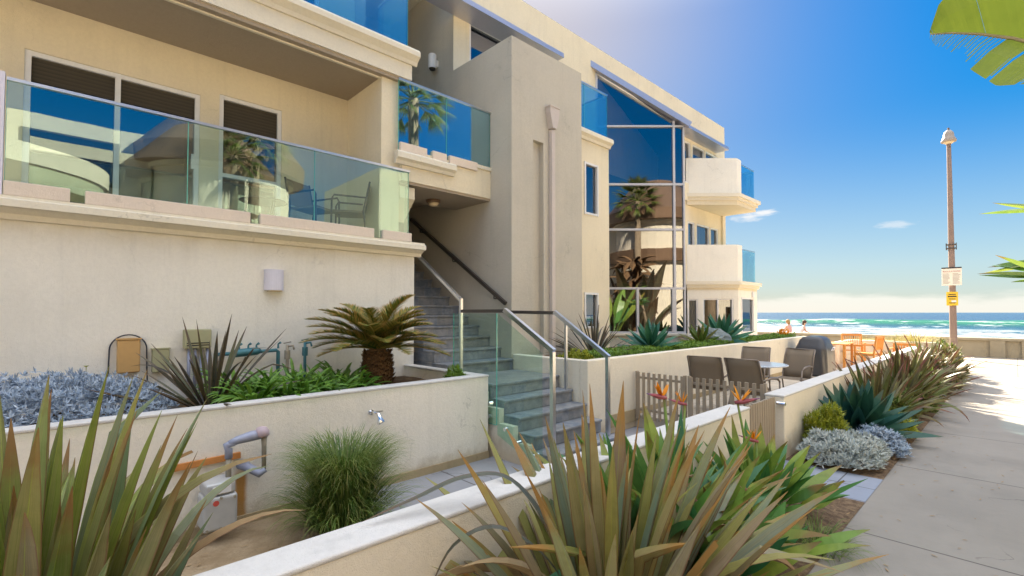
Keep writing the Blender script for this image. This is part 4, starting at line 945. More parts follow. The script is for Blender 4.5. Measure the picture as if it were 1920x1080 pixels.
# balcony furniture behind the glass
def metal_chair(loc, rz, label):
    c = thing('balcony_chair', loc, label, 'chair', 'dark metal chairs on the balcony', rz)
    B = lambda mb, nm, mt: mb.build(nm, M[mt], c, smooth=False, local=True)
    m = MB(); m.box(-0.23,0.23,-0.22,0.22,0.40,0.43); B(m,'seat','sling')
    m = MB(); m.extrude([(-0.22,0.46),(-0.30,0.84),(-0.285,0.845),(-0.205,0.46)], (-0.23,0,0), YP, (0,0,1), (0.46,0,0)); B(m,'backrest','sling')
    for s in (-1,1):
        m = MB(); m.tube([(0.25*s,-0.30,0.86),(0.25*s,-0.21,0.42),(0.25*s,-0.26,0)], 0.014, 8); B(m,'leg','cable')
        m = MB(); m.tube([(0.25*s,-0.25,0.62),(0.26*s,0.20,0.64),(0.26*s,0.23,0.58),(0.26*s,0.24,0)], 0.014, 8); B(m,'leg','cable')
    return c
mc_ = metal_chair((-7.05,2.72,2.93), R(-60), 'dark metal armchair behind the balcony glass, left of the pair')
copy_thing(mc_, (-6.95,3.22,2.93), R(150), 'dark metal armchair behind the balcony glass near the column')
bt = thing('balcony_table', (-7.1,2.05,2.93), 'low dark round table behind the balcony glass', 'table')
m = MB(); m.lathe([(0.28,0.43),(0.30,0.44),(0.28,0.455)], (0,0,0), 24); m.build('tabletop', M['dark'], bt, local=True)
for k in range(3): a = R(120*k+20); m = MB(); m.tube([(0.2*math.cos(a),0.2*math.sin(a),0.43),(0.26*math.cos(a),0.26*math.sin(a),0)], 0.012, 6); m.build('leg', M['cable'], bt, local=True)

# ------------------------------------------------------------------ utilities on the left wall
mtr = thing('gas_meter', (-4.5,1.0,0.1), 'grey gas meter low on the planter front with blue painted regulator pipes', 'gas meter')
m = MB(); m.box(-4.60,-4.36,0.86,1.10,0.13,0.40); bevel(m.build('body', M['gasgrey'], mtr), 0.025, 3)
m = MB(); m.box(-4.61,-4.37,0.875,1.085,0.401,0.50); bevel(m.build('index_housing', M['gasgrey'], mtr), 0.02, 3)
m = MB(); m.box(-4.368,-4.362,0.92,1.05,0.42,0.475); m.build('index_plate', M['white'], mtr)
m = MB(); m.tube([(-4.358,0.945,0.35),(-4.37,0.945,0.35)], 0.022, 10); m.build('seal', M['red'], mtr)
for y, z in ((0.885,0.155),(1.075,0.155),(0.885,0.375),(1.075,0.375),(0.98,0.15),(0.98,0.385)):
    m = MB(); m.tube([(-4.365,y,z),(-4.350,y,z)], 0.011, 6); m.build('bolt', M['pipe_rusty'], mtr)
m = MB(); m.tube([(-4.50,1.06,0.49),(-4.50,1.06,0.66)], 0.022, 10); m.build('riser', M['pipe_rusty'], mtr, smooth=True)
m = MB(); m.tube([(-4.50,1.06,0.65),(-4.50,1.06,0.72),(-4.50,1.04,0.755),(-4.50,1.10,0.77)], 0.03, 10); m.build('elbow', M['pipe_blue'], mtr, smooth=True)
m = MB(); m.tube([(-4.50,1.06,0.765),(-4.50,1.12,0.785),(-4.50,1.22,0.80),(-4.50,1.30,0.805)], [0.028,0.034,0.044,0.042], 12); m.build('regulator', M['pipe_blue'], mtr, smooth=True)
m = MB(); m.lathe([(0.050,-0.03),(0.060,-0.02),(0.060,0.015),(0.04,0.045),(0.015,0.055)], (-4.50,1.31,0.815), 16); m.build('regulator_cap', plain('pinkish_cap', (0.40,0.31,0.34), 0.5), mtr, smooth=True)
m = MB(); m.tube([(-4.50,1.33,0.78),(-4.50,1.33,0.70),(-4.50,1.33,0.50)], [0.026,0.02,0.018], 10); m.build('downpipe', M['pipe_rusty'], mtr, smooth=True)
m = MB(); m.tube([(-4.50,1.34,0.50),(-4.50,1.30,0.47),(-4.58,1.24,0.51),(-4.69,1.20,0.53)], [0.03,0.034,0.036,0.045], 12); m.build('inlet_elbow', M['pipe_blue'], mtr, smooth=True)
m = MB(); m.beam((-4.672,0.60,0.60), (-4.672,1.19,0.615), 0.03, 0.05); m.build('support_bar', M['rust'], mtr)
shw = thing('foot_shower', (-4.69,2.43,0.80), 'small chrome shower head fixed to the planter front', 'shower')
m = MB(); m.tube([(-4.69,2.42,0.805),(-4.63,2.425,0.812),(-4.575,2.45,0.80)], 0.013, 10); m.build('arm', M['chrome'], shw, smooth=True)
m = MB(); m.tube([(-4.69,2.42,0.805),(-4.678,2.42,0.805)], 0.03, 14); m.build('flange', M['chrome'], shw)
m = MB(); m.tube([(-4.58,2.445,0.805),(-4.565,2.455,0.765),(-4.55,2.465,0.715),(-4.545,2.468,0.705)], [0.018,0.022,0.042,0.040], 14); m.build('head', M['chrome'], shw, smooth=True)
m = MB(); m.beam((-4.575,2.41,0.825), (-4.575,2.49,0.825), 0.012); m.build('valve_lever', M['chrome'], shw)
b1 = thing('junction_box', (-6.5,0.57,1.2), 'tan plastic utility box inside a looped dark cable on the left wall', 'utility box')
m = MB(); m.box(-6.498,-6.40,0.475,0.665,1.22,1.565); bevel(m.build('body', M['boxtan'], b1), 0.012)
m = MB(); m.box(-6.498,-6.392,0.465,0.675,1.566,1.58); m.build('lid', M['boxtan'], b1)
lp = MB(); lp.tube([(-6.47,0.57+0.155*math.cos(t), 1.46+0.155*math.sin(t) if t > 0 else 1.46) for t in [math.pi*i/16 for i in range(17)]][::-1] , 0.007, 6)
lp.tube([(-6.47,0.725,1.46),(-6.47,0.73,1.25),(-6.45,0.74,0.95)], 0.007, 6); lp.tube([(-6.47,0.415,1.46),(-6.47,0.41,1.2),(-6.45,0.41,0.95)], 0.007, 6)
tag(lp.build('cable_loop', M['cable'], loc=(-6.47,0.57,1.0)), 'thin dark cable arching over the tan utility box', 'cable')
b2 = thing('valve_box', (-6.5,0.85,1.2), 'small olive utility box low on the wall behind the dark flax', 'utility box')
m = MB(); m.box(-6.498,-6.43,0.77,0.925,1.20,1.45); bevel(m.build('body', M['boxgreen'], b2), 0.01)
m = MB(); m.box(-6.498,-6.424,0.762,0.933,1.451,1.462); m.build('lid', M['boxgreen'], b2)
b3 = thing('irrigation_controller', (-6.45,1.18,1.3), 'pale olive hooded controller box with slots on the wall behind the dark flax', 'utility box')
m = MB(); m.box(-6.498,-6.37,1.05,1.31,1.445,1.66); bevel(m.build('body', M['boxgreen'], b3), 0.012)
for z in (1.475,1.50): m = MB(); m.box(-6.369,-6.366,1.07,1.29,z,z+0.012); m.build('slot', M['dark'], b3)
for y in (1.10,1.16,1.22,1.28): m = MB(); m.tube([(-6.42,y,1.45),(-6.42,y,0.92)], 0.016, 8); m.build('conduit', M['pipe_blue'], b3, smooth=True)
pv = thing('backflow_valve', (-6.4,1.7,1.3), 'teal painted backflow valve assembly along the left wall', 'valve')
m = MB(); m.tube([(-6.40,1.34,1.36),(-6.40,2.02,1.38),(-6.40,2.04,1.36),(-6.40,2.04,0.93)], 0.022, 10); m.build('pipe', M['teal'], pv, smooth=True)
m = MB(); m.tube([(-6.40,1.52,1.365),(-6.40,1.56,1.365),(-6.40,1.80,1.38),(-6.40,1.84,1.38)], [0.025,0.048,0.048,0.025], 12); m.build('body', M['teal'], pv, smooth=True)
for y in (1.6,1.70,1.79,2.04): m = MB(); m.tube([(-6.40,y,1.40),(-6.40,y,1.455),(-6.375,y+0.02,1.475)], [0.014,0.01,0.016], 8); m.build('test_cock', M['teal'], pv)
def hose_tap(name, y, mat, label, h):
    t = thing(name, (-6.4,y,0.93), label, 'tap')
    m = MB(); m.tube([(-6.40,y,0.92),(-6.40,y,h)], [0.02,0.018], 10); m.build('standpipe', M[mat], t, smooth=True)
    m = MB(); m.tube([(-6.40,y,h-0.18),(-6.40,y,h-0.07)], 0.036, 10); m.build('valve_body', M[mat], t)
    m = MB(); m.tube([(-6.40,y,h-0.02),(-6.34,y+0.05,h-0.01),(-6.33,y+0.06,h-0.06)], 0.013, 8); m.build('spout', M[mat], t, smooth=True)
    m = MB(); m.beam((-6.40,y-0.045,h+0.02), (-6.40,y+0.045,h+0.035), 0.014); m.build('handle', M[mat], t)
    return t
hose_tap('hose_tap', 2.15, 'pipe_rusty', 'weathered grey green hose tap on a standpipe, middle of the wall pipes', 1.44)
hose_tap('hose_tap', 2.37, 'teal', 'thick teal hose tap on a standpipe next to the sago palm', 1.47)

# ------------------------------------------------------------------ lamp post and signs
LPX, LPY = -1.76, 26.2
lpst = thing('lamp_post', (LPX,LPY,0), 'tall tapered concrete street lamp at the end of the path', 'street lamp')
m = MB(); m.lathe([(0.135,0.0),(0.13,0.15),(0.118,0.5),(0.10,4.0),(0.07,8.75),(0.06,8.8)], (LPX,LPY,0), 16); m.build('pole', M['pole'], lpst, smooth=True)
m = MB(); m.lathe([(0.24,8.78),(0.25,8.83),(0.20,8.95),(0.17,9.0),(0.17,9.10),(0.14,9.18),(0.07,9.26),(0.03,9.27)], (LPX,LPY,0), 20); m.build('lamp_hood', M['lamphood'], lpst, smooth=True)
m = MB(); m.lathe([(0.10,8.70),(0.18,8.77)], (LPX,LPY,0), 16); m.build('lens', M['lampglass'], lpst)
m = MB(); m.tube([(LPX,LPY,9.26),(LPX,LPY,9.36)], 0.035, 8); m.build('photocell', M['bronze'], lpst)
for dx in (-0.15,0.15): m = MB(); m.beam((LPX+dx,LPY,4.38), (LPX+dx,LPY,4.66), 0.03); m.build('band_bracket', M['darkrail'], lpst)
m = MB(); m.box(LPX-0.16,LPX+0.16,LPY-0.115,LPY+0.115,4.42,4.46); m.box(LPX-0.16,LPX+0.16,LPY-0.115,LPY+0.115,4.57,4.61); m.build('band', M['darkrail'], lpst)
def text_mesh(txt, size, loc, mat, parent, name='lettering'):
    cu = bpy.data.curves.new(name, 'FONT'); cu.body = txt; cu.size = size; cu.align_x = 'CENTER'; cu.extrude = 0.001
    to = bpy.data.objects.new(name, cu); COL.objects.link(to)
    dg = bpy.context.evaluated_depsgraph_get(); me = bpy.data.meshes.new_from_object(to.evaluated_get(dg)); bpy.data.objects.remove(to)
    me.materials.clear(); me.materials.append(M[mat]); me.name = name
    o = bpy.data.objects.new(name, me); COL.objects.link(o); o.parent = parent; o.location = Vector(loc)-wloc(parent); o.rotation_euler = (R(90),0,0); return o
YS = LPY-0.145
s1 = thing('regulations_sign', (LPX,YS,3.3), 'white sign headed regulations with a dark top edge on the lamp post', 'sign')
m = MB(); m.box(LPX-0.30,LPX+0.30,YS-0.006,YS+0.006,2.94,3.62); bevel(m.build('panel', M['signwhite'], s1), 0.004)
m = MB(); m.box(LPX-0.30,LPX+0.30,YS-0.010,YS+0.010,3.62,3.67); m.build('top_edge', M['ink'], s1)
m = MB(); m.box(LPX-0.05,LPX+0.05,YS+0.007,YS+0.06,3.1,3.5); m.build('bracket', M['steel'], s1)
text_mesh('REGULATIONS', 0.078, (LPX,YS-0.009,3.475), 'inkred', s1)
m = MB()
random.seed(3)
for c0 in (-0.26, 0.03):
    for i in range(9):
        z = 3.40-0.048*i; m.box(LPX+c0, LPX+c0+random.uniform(0.15,0.23), YS-0.0085, YS-0.0062, z, z+0.016)
m.build('small_print', M['inkgrey'], s1)
s2 = thing('warning_sign', (LPX,YS,2.4), 'yellow notice sign with a white patch below the white sign on the lamp post', 'sign')
m = MB(); m.box(LPX-0.175,LPX+0.175,YS-0.006,YS+0.006,2.13,2.68); bevel(m.build('panel', M['signyellow'], s2), 0.02, 3)
m = MB(); m.box(LPX-0.05,LPX+0.05,YS+0.007,YS+0.05,2.3,2.5); m.build('bracket', M['steel'], s2)
m = MB()
for z, h, w in ((2.56,0.035,0.11),(2.47,0.05,0.13),(2.38,0.03,0.10),(2.22,0.03,0.10)):
    m = MB(); m.box(LPX-w, LPX+w, YS-0.0085, YS-0.0062, z, z+h); m.build('small_print', M['ink'], s2)
m = MB(); m.box(LPX-0.02, LPX+0.12, YS-0.0095, YS-0.0064, 2.265, 2.34); m.build('sticker', M['white'], s2)

# ------------------------------------------------------------------ two people beyond the hedge
def person(loc, rz, label, shirt, hair, lean=0.15, arm=(0.25,0.15)):
    root = Vector(loc)
    me = bpy.data.meshes.new('person'); bm = bmesh.new(); sk = bm.verts.layers.skin.verify()
    def v(p, r):
        x = bm.verts.new(p); x[sk].radius = (r, r*0.85); return x
    def chain(a, pts):
        for p, r in pts: b = v(p, r); bm.edges.new((a, b)); a = b
        return a
    L = lean
    pel = v((0,0,0.95), 0.14); pel[sk].use_root = True
    ch_ = chain(pel, [((0,0.04+L*0.3,1.12),0.125),((0,L*0.8,1.30),0.145),((0,L,1.43),0.10)])
    hd = chain(ch_, [((0,L+0.02,1.51),0.055),((0,L+0.04,1.58),0.075),((0,L+0.06,1.66),0.092),((0,L+0.05,1.73),0.07)])
    for s in (-1,1):
        wr_ = chain(ch_, [((0.17*s,L,1.40),0.055),((0.22*s,L+arm[0]*0.4,1.15),0.042),((0.20*s,L+arm[0],0.98+arm[1]),0.03),((0.20*s,L+arm[0]+0.05,0.95+arm[1]),0.028)])
        for k, ln in enumerate((0.06,0.085,0.09,0.085,0.07)):
            a_ = (k-2)*0.35; b0 = Vector((0.20*s+0.012*(k-2)*s, L+arm[0]+0.07, 0.93+arm[1]))
            chain(wr_, [(b0, 0.009), (b0+Vector((0.3*math.sin(a_)*ln, 0.75*ln, -0.35*ln)), 0.008), (b0+Vector((0.35*math.sin(a_)*ln, 0.95*ln, -0.9*ln)), 0.007)])
        chain(pel, [((0.10*s,0.0,0.86),0.10),((0.11*s,0.06*s,0.48),0.06),((0.11*s,0.02*s-0.04,0.08),0.04),((0.12*s,0.10+0.02*s,0.03),0.035)])
    bm.to_mesh(me); bm.free(); me.materials.append(M['skin'])
    o = bpy.data.objects.new('person', me); COL.objects.link(o); o.location = root; o.rotation_euler = (0,0,rz)
    sm_ = o.modifiers.new('skin', 'SKIN'); sm_.use_smooth_shade = True; sb = o.modifiers.new('sub', 'SUBSURF'); sb.levels = 1; sb.render_levels = 2
    tag(o, label, 'person', None)
    m = MB(); m.blob((0,L+0.035,1.70), (0.105,0.115,0.11), 14, 10, 3, 0.1); m.blob((0,L-0.03,1.60), (0.085,0.06,0.12), 10, 8, 5, 0.1); m.build('hair', M[hair], o, smooth=True, local=True)
    m = MB(); rings = []
    for z, a, b, y in ((0.92,0.165,0.125,0.0),(1.05,0.155,0.118,0.03+L*0.2),(1.2,0.165,0.125,L*0.55),(1.34,0.185,0.13,L*0.85),(1.42,0.15,0.10,L),(1.46,0.08,0.07,L)):
        rings.append([m.vert((a*math.cos(t), y+b*math.sin(t), z)) for t in [2*math.pi*k/18 for k in range(18)]])
    for A_, B in zip(rings, rings[1:]):
        for k in range(18): j = (k+1) % 18; m.face((A_[k], A_[j], B[j], B[k]))
    m.build('shirt', M[shirt], o, smooth=True, local=True)
    m = MB()
    for s in (-1,1): m.tube([(0.09*s,0,0.95),(0.105*s,0.02*s,0.72),(0.11*s,0.05*s,0.52)], [0.135,0.115,0.10], 14)
    m.build('shorts', M['cloth_p' if shirt == 'cloth_w' else 'cloth_w'], o, smooth=True, local=True)
    m = MB(); m.blob((0,L+0.155,1.645), (0.014,0.022,0.022), 8, 6); m.build('nose', M['skin'], o, smooth=True, local=True)
    m = MB()
    for s in (-1,1): m.blob((0.035*s,L+0.138,1.675), 0.011, 8, 6)
    m.build('eyes', M['hair_d'], o, smooth=True, local=True)
    m = MB(); m.blob((0,L+0.142,1.60), (0.026,0.008,0.007), 8, 6); m.build('mouth', M['red'], o, smooth=True, local=True)
    return o
person((-9.35,31.9,-0.36), R(70), 'blond person in a pinkish top walking on the beach beyond the planter hedge', 'cloth_p', 'hair_b', 0.10, (0.34,0.22))
person((-9.0,32.3,-0.40), R(-70), 'brown haired person in a white top leaning on the beach beyond the planter hedge', 'cloth_w', 'hair_d', 0.26, (0.22,0.10))

# ------------------------------------------------------------------ plants
def plant(name, mb, mats, loc, label, cat, group=None, rz=0, sc=1.0):
    o = mb.build(name, mats, loc=loc, local=True); o.rotation_euler = (0,0,rz); o.scale = (sc,)*3
    return tag(o, label, cat, group)
def flax(n, Lr, w, spread=(48,88), r0=0.14, seed=1, droop=(0.05,0.7), az_bias=None, cutp=0.1, tw=0.5):
    random.seed(seed); m = MB()
    for i in range(n):
        az = random.uniform(0, 2*math.pi)
        if az_bias and random.random() < az_bias[1]: az = random.gauss(az_bias[0], 0.7)
        t = random.random()**0.8; el = R(spread[1] + (spread[0]-spread[1])*t); rr = r0*t
        L = random.uniform(*Lr)*(1-0.18*t)
        dr = random.uniform(*droop)*t + random.uniform(0,0.22)
        if random.random() < 0.07: dr += random.uniform(0.8,1.5)
        m.blade((rr*math.cos(az), rr*math.sin(az), -0.02), az + random.uniform(-0.15,0.15), el, L, w*random.uniform(0.65,1.1), dr, 11, random.uniform(0.25,0.6), 'flax', random.uniform(-tw,tw), random.random() < cutp, random.uniform(-0.15,0.15), (random.uniform(0.45,0.75), random.uniform(0.35,0.9)) if random.random() < 0.06 else None)
    return m
FL = 'flax plants in the garden beds'
# big flax, front left
plant('flax_plant', flax(140, (1.05,1.80), 0.095, (70,89), 0.30, 17, (0.05,0.4), None, 0.03), L_['flax'], (-2.80,-0.10,0), 'big olive green flax clump in the bottom left foreground', 'plant', FL)
# big flax, front centre
plant('flax_plant', flax(140, (0.9,1.62), 0.092, (47,89), 0.26, 23, (0.05,0.7), (R(30),0.2), 0.03), L_['flax_tan'], (-1.52,2.16,0), 'tan and olive flax clump with brown leaf tips in the centre foreground', 'plant', FL)
# dark flax in the left planter
plant('flax_plant', flax(44, (0.7,1.12), 0.042, (12,86), 0.12, 31, (0.0,0.35), None, 0.05), L_['flax_dark'], (-5.45,1.12,0.90), 'dark purplish flax in the left planter in front of the utility boxes', 'plant', FL)
plant('flax_plant', flax(60, (0.65,1.05), 0.042, (8,86), 0.14, 37, (0.1,0.8), None, 0.05), L_['flax_dark'], (-5.25,7.05,1.05), 'dark arching flax in the raised planter beside the stair handrail', 'plant', FL)
# bronze flax along the far bed
for k, (x, y, s_, lab) in enumerate(((-1.66,9.9,1.0,'bronze flax just behind the dark green agave in the far bed'), (-1.58,11.5,1.05,'bronze green flax in the middle of the far bed'),
        (-1.66,13.4,1.12,'reddish flax in front of the low teak lounge chair'), (-1.5,15.6,1.12,'bronze flax towards the lamp post end of the far bed'))):
    plant('flax_plant', flax(80, (0.8,1.3), 0.075, (36,88), 0.22, 41+k, (0.1,0.9), None, 0.05), L_['flax_bronze'], (x,y,0.02), lab, 'plant', FL, 0, s_)
# bird of paradise
def paradise(n, Lr, seed, w=0.15):
    random.seed(seed); m = MB()
    for i in range(n):
        az = random.uniform(0, 2*math.pi); t = random.random(); el = R(86-48*t); L = random.uniform(*Lr)
        m.blade((0.12*t*math.cos(az), 0.12*t*math.sin(az), 0), az, el, L, w*random.uniform(0.75,1.15), random.uniform(0.1,0.75), 14, random.uniform(0.3,0.6), 'paddle', random.uniform(-0.7,0.7))
    return m
PB = 'bird of paradise plants beside the side gate'
def paradise_flower(parent, p, az, s=1.0):
    p = Vector(p); base = Vector(parent.location)
    m = MB(); m.tube([base+Vector((0,0,0.1)), base.lerp(p,0.6)+Vector((0.02,0,0.05)), p], [0.012,0.011,0.01], 8); fl = m.build('flower_stem', L_['bop'], parent, smooth=True)
    m = MB(); d = Vector((math.cos(az), math.sin(az), 0))
    m.tube([p-d*0.02*s, p+d*0.04*s+UZ*0.012*s, p+d*0.09*s+UZ*0.026*s, p+d*0.16*s+UZ*0.045*s], [0.012*s,0.02*s,0.013*s,0.002], 8); m.build('spathe', L_['spathe'], fl, smooth=True)
    m = MB()
    for k in range(6): m.blade(p+d*0.02*s+UZ*0.01, az+random.uniform(-0.5,0.5)+(math.pi if k % 3 == 0 else 0), R(random.uniform(52,88)), 0.13*s*random.uniform(0.8,1.1), 0.035*s, 0.25, 5, 0.3, 'leaf')
    m.build('petal', L_['petal'], fl)
b_1 = plant('bird_of_paradise', paradise(52, (0.75,1.22), 51, 0.12), L_['bop'], (-1.76,3.30,0), 'bird of paradise with two orange flowers right of the tan flax', 'plant', PB)
b_2 = plant('bird_of_paradise', paradise(44, (0.6,0.95), 52, 0.11), L_['bop'], (-1.62,4.45,0), 'bird of paradise with an orange and pink flower in front of the side gate', 'plant', PB)
plant('bird_of_paradise', paradise(40, (0.5,0.9), 54, 0.12), L_['bop'], (-1.42,2.95,0), 'leafy bird of paradise low behind the right side of the tan flax', 'plant', PB)
plant('bird_of_paradise', paradise(34, (0.4,0.65), 55, 0.10), L_['bop'], (-1.55,4.75,0), 'small bird of paradise between the side gate and the slate paving', 'plant', PB)
plant('bird_of_paradise', paradise(46, (0.8,1.2), 56, 0.11), L_['bop'], (-1.80,2.85,0), 'upright bird of paradise against the low wall right behind the tan flax', 'plant', PB)
b_3 = plant('bird_of_paradise', paradise(30, (0.45,0.8), 53, 0.12), L_['bop'], (-1.36,3.55,0), 'low broad leaved bird of paradise with dry flower heads at the path edge', 'plant', PB)
random.seed(9)
paradise_flower(b_1, (-1.80,3.26,1.22), R(250)); paradise_flower(b_1, (-1.80,3.58,1.13), R(200), 0.8)
paradise_flower(b_2, (-1.72,4.40,1.05), R(25), 1.15); paradise_flower(b_2, (-1.62,4.55,0.70), R(200), 0.9)
for p in ((-1.28,3.40,0.62),(-1.50,2.95,0.72),(-1.25,3.10,0.38)):
    m = MB(); random.seed(int(p[1]*100))
    for k in range(34):
        m.blade(p, random.uniform(0,6.28), R(random.uniform(-60,80)), random.uniform(0.04,0.075), 0.011, random.uniform(-0.5,0.9), 4, 0.3, 'leaf')
    m.tube([Vector((-1.36,3.55,0.05)), Vector(p).lerp(Vector((-1.36,3.55,0.05)),0.4)+Vector((0.03,0,0.04)), p], 0.008, 6); m.build('dry_flower_head', L_['dryflower'], b_3)
# tuft grass
def tuft(n, L, w, seed, spread=(10,86), r0=0.2, dr=(1.3,2.6)):
    random.seed(seed); m = MB()
    for i in range(n):
        az = random.uniform(0,2*math.pi); t = random.random()**0.6; el = R(spread[1]-(spread[1]-spread[0])*t*0.75); rr = r0*random.random()
        m.blade((rr*math.cos(az),rr*math.sin(az),0), az+random.uniform(-0.3,0.3), el, L*random.uniform(0.7,1.15), w*random.uniform(0.6,1.1), random.uniform(*dr), 9, 0.2, 'grass', 0, False, random.uniform(-0.3,0.3))
    return m
def dome_tuft(n, seed):
    random.seed(seed); m = MB()
    for i in range(n):
        az = random.uniform(0,2*math.pi); t = random.random(); rr = 0.16*math.sqrt(random.random())
        L = random.uniform(0.68,1.04) if t < 0.68 else random.uniform(0.4,0.8); el = R(random.uniform(74,90) if t < 0.72 else random.uniform(40,72))
        m.blade((rr*math.cos(az),rr*math.sin(az),0), az+random.uniform(-0.4,0.4), el, L, 0.011*random.uniform(0.6,1.15), random.uniform(2.2,3.3), 11, 0.2, 'grass', 0, False, random.uniform(-0.5,0.5), None, 2.0)
    return m
plant('grass_tuft', dome_tuft(2900, 61), L_['grass'], (-3.95,1.80,0.0), 'round arching green grass clump in front of the cream planter', 'grass')
plant('grass_tuft', tuft(260, 0.34, 0.007, 62), L_['grass'], (-1.12,4.35,0.0), 'small green grass tuft at the path edge by the slate paving', 'grass')
plant('grass_tuft', tuft(200, 0.3, 0.007, 63), L_['strap'], (-1.22,2.9,0.0), 'small bright grass tuft at the path edge below the flax', 'grass')
# silver bushes
def rosettes(n, rad, leaf, seed, w=0.35, k=7, up=25, flat=0.55):
    random.seed(seed); m = MB()
    for i in range(n):
        a = random.uniform(0,6.283); q = math.sqrt(random.random()); e = random.uniform(0.35,1.05)
        lump = 1+0.25*mnoise.noise(Vector((math.cos(a)*2.2, math.sin(a)*2.2, seed)))
        x, y = q*math.cos(a)*rad[0]*lump, q*math.sin(a)*rad[1]*lump; z = rad[2]*math.sqrt(max(0,1-(q*0.97)**2))*e*(1+0.3*mnoise.noise(Vector((x*5,y*5,seed))))
        for j in range(k):
            az = random.uniform(0,6.283); m.blade((x,y,z), az, R(random.uniform(-10,up+40)), leaf*random.uniform(0.6,1.2), leaf*w, random.uniform(-0.3,0.9), 3, 0.3, 'leaf')
    return m
SB = 'silver leaved bushes'
plant('silver_bush', rosettes(1100, (0.46,0.52,0.31), 0.075, 71, 0.26, 8, 45), L_['silver'], (-1.52,7.10,0.02), 'silvery white dusty bush in the bed beside the slate paving', 'bush', SB)
plant('silver_bush', rosettes(560, (0.32,0.36,0.30), 0.058, 72, 0.30, 8), L_['silverblue'], (-1.28,7.85,0.02), 'smaller grey blue dusty bush at the path edge', 'bush', SB)
plant('silver_bush', rosettes(2600, (0.75,0.95,0.42), 0.055, 73, 0.26, 7, 45), L_['silverblue'], (-5.62,-0.10,0.88), 'blue grey silver bush filling the left end of the cream planter', 'bush', SB)
m = MB(); random.seed(5)
for k in range(10): m.blade((-5.95,0.22,1.345), k*0.63, R(35), 0.028, 0.014, 0.3, 3, 0.2, 'leaf')
m.tube([(-5.95,0.22,1.05),(-5.95,0.22,1.345)], 0.003, 5)
tag(m.build('daisy', L_['lime'], loc=(-5.95,0.22,1.05)), 'single yellow daisy above the blue grey bush', 'flower')
plant('lime_shrub', rosettes(380, (0.25,0.27,0.56), 0.10, 74, 0.14, 9, 60), L_['lime'], (-1.78,7.50,0.02), 'lime green needle leaved shrub between the silver bush and low wall', 'shrub', 'lime green shrubs')
plant('lime_shrub', rosettes(220, (0.32,0.3,0.22), 0.05, 75, 0.45, 8, 40), L_['lime'], (-4.86,6.05,1.02), 'low lime green shrub at the front corner of the raised planter', 'shrub', 'lime green shrubs')
# agaves
def agave(n, L, w, seed):
    random.seed(seed); m = MB()
    for i in range(n):
        t = i/(n-1); az = i*2.39996; el = R(84-78*t**0.8)
        m.blade((0.05*t*math.cos(az),0.05*t*math.sin(az),0.10*(1-t)), az, el, L*(0.75+0.25*t)*random.uniform(0.9,1.1), w, random.uniform(-0.1,0.35)*(t+0.2), 9, 0.55, 'agave', random.uniform(-0.15,0.15))
    return m
AG = 'rosette agaves'
plant('agave', agave(46, 0.90, 0.19, 81), L_['agave_dk'], (-1.62,8.45,0.08), 'large dark green agave rosette in the far bed beside the low wall', 'agave', AG)
plant('agave', agave(26, 0.66, 0.14, 82), L_['agave'], (-5.0,8.55,1.12), 'bright blue green agave in the raised planter before the glazed bay', 'agave', AG)
plant('agave', agave(28, 0.80, 0.16, 83), L_['agave'], (-4.95,11.75,1.14), 'blue green agave in the raised planter beside the grey rock', 'agave', AG)
plant('agave', agave(20, 0.55, 0.12, 84), L_['bush'], (-5.0,10.75,1.1), 'small olive agave left of the grey rock in the raised planter', 'agave', AG)
m = MB(); m.blob((0,0,0.12), (0.34,0.24,0.24), 20, 14, 8, 0.45, 2.2)
plant('rock', m, M['rock'], (-4.9,11.15,1.10), 'blue grey boulder in the raised planter', 'rock')
# strap leaved clumps
def straps(n, L, w, seed): 
    random.seed(seed); m = MB()
    for i in range(n):
        az = random.uniform(0,6.283); t = random.random()
        m.blade((0.06*math.cos(az),0.06*math.sin(az),0), az, R(85-45*t), L*random.uniform(0.65,1.15), w*random.uniform(0.8,1.15), random.uniform(0.9,2.0), 9, 0.35, 'strap', random.uniform(-0.3,0.3))
    return m
sa = straps(52, 0.42, 0.042, 91)
SG = 'strap leaved lilies packed along the planter'
first = None
spots = []
random.seed(14)
for j in range(5):
    for i in range(3): spots.append((-5.12-0.28*i+random.uniform(-0.05,0.05), 1.42+0.275*j+random.uniform(-0.06,0.06)))
for k, (x, y) in enumerate(spots):
    if first is None: first = plant('strap_lily', sa, L_['strap'], (x,y,0.90), 'bright green strap leaved lily packed among others between the dark flax and sago palm', 'plant', SG)
    else: copy_thing(first, (x,y,0.90), random.uniform(0,6), None, random.uniform(0.85,1.15))
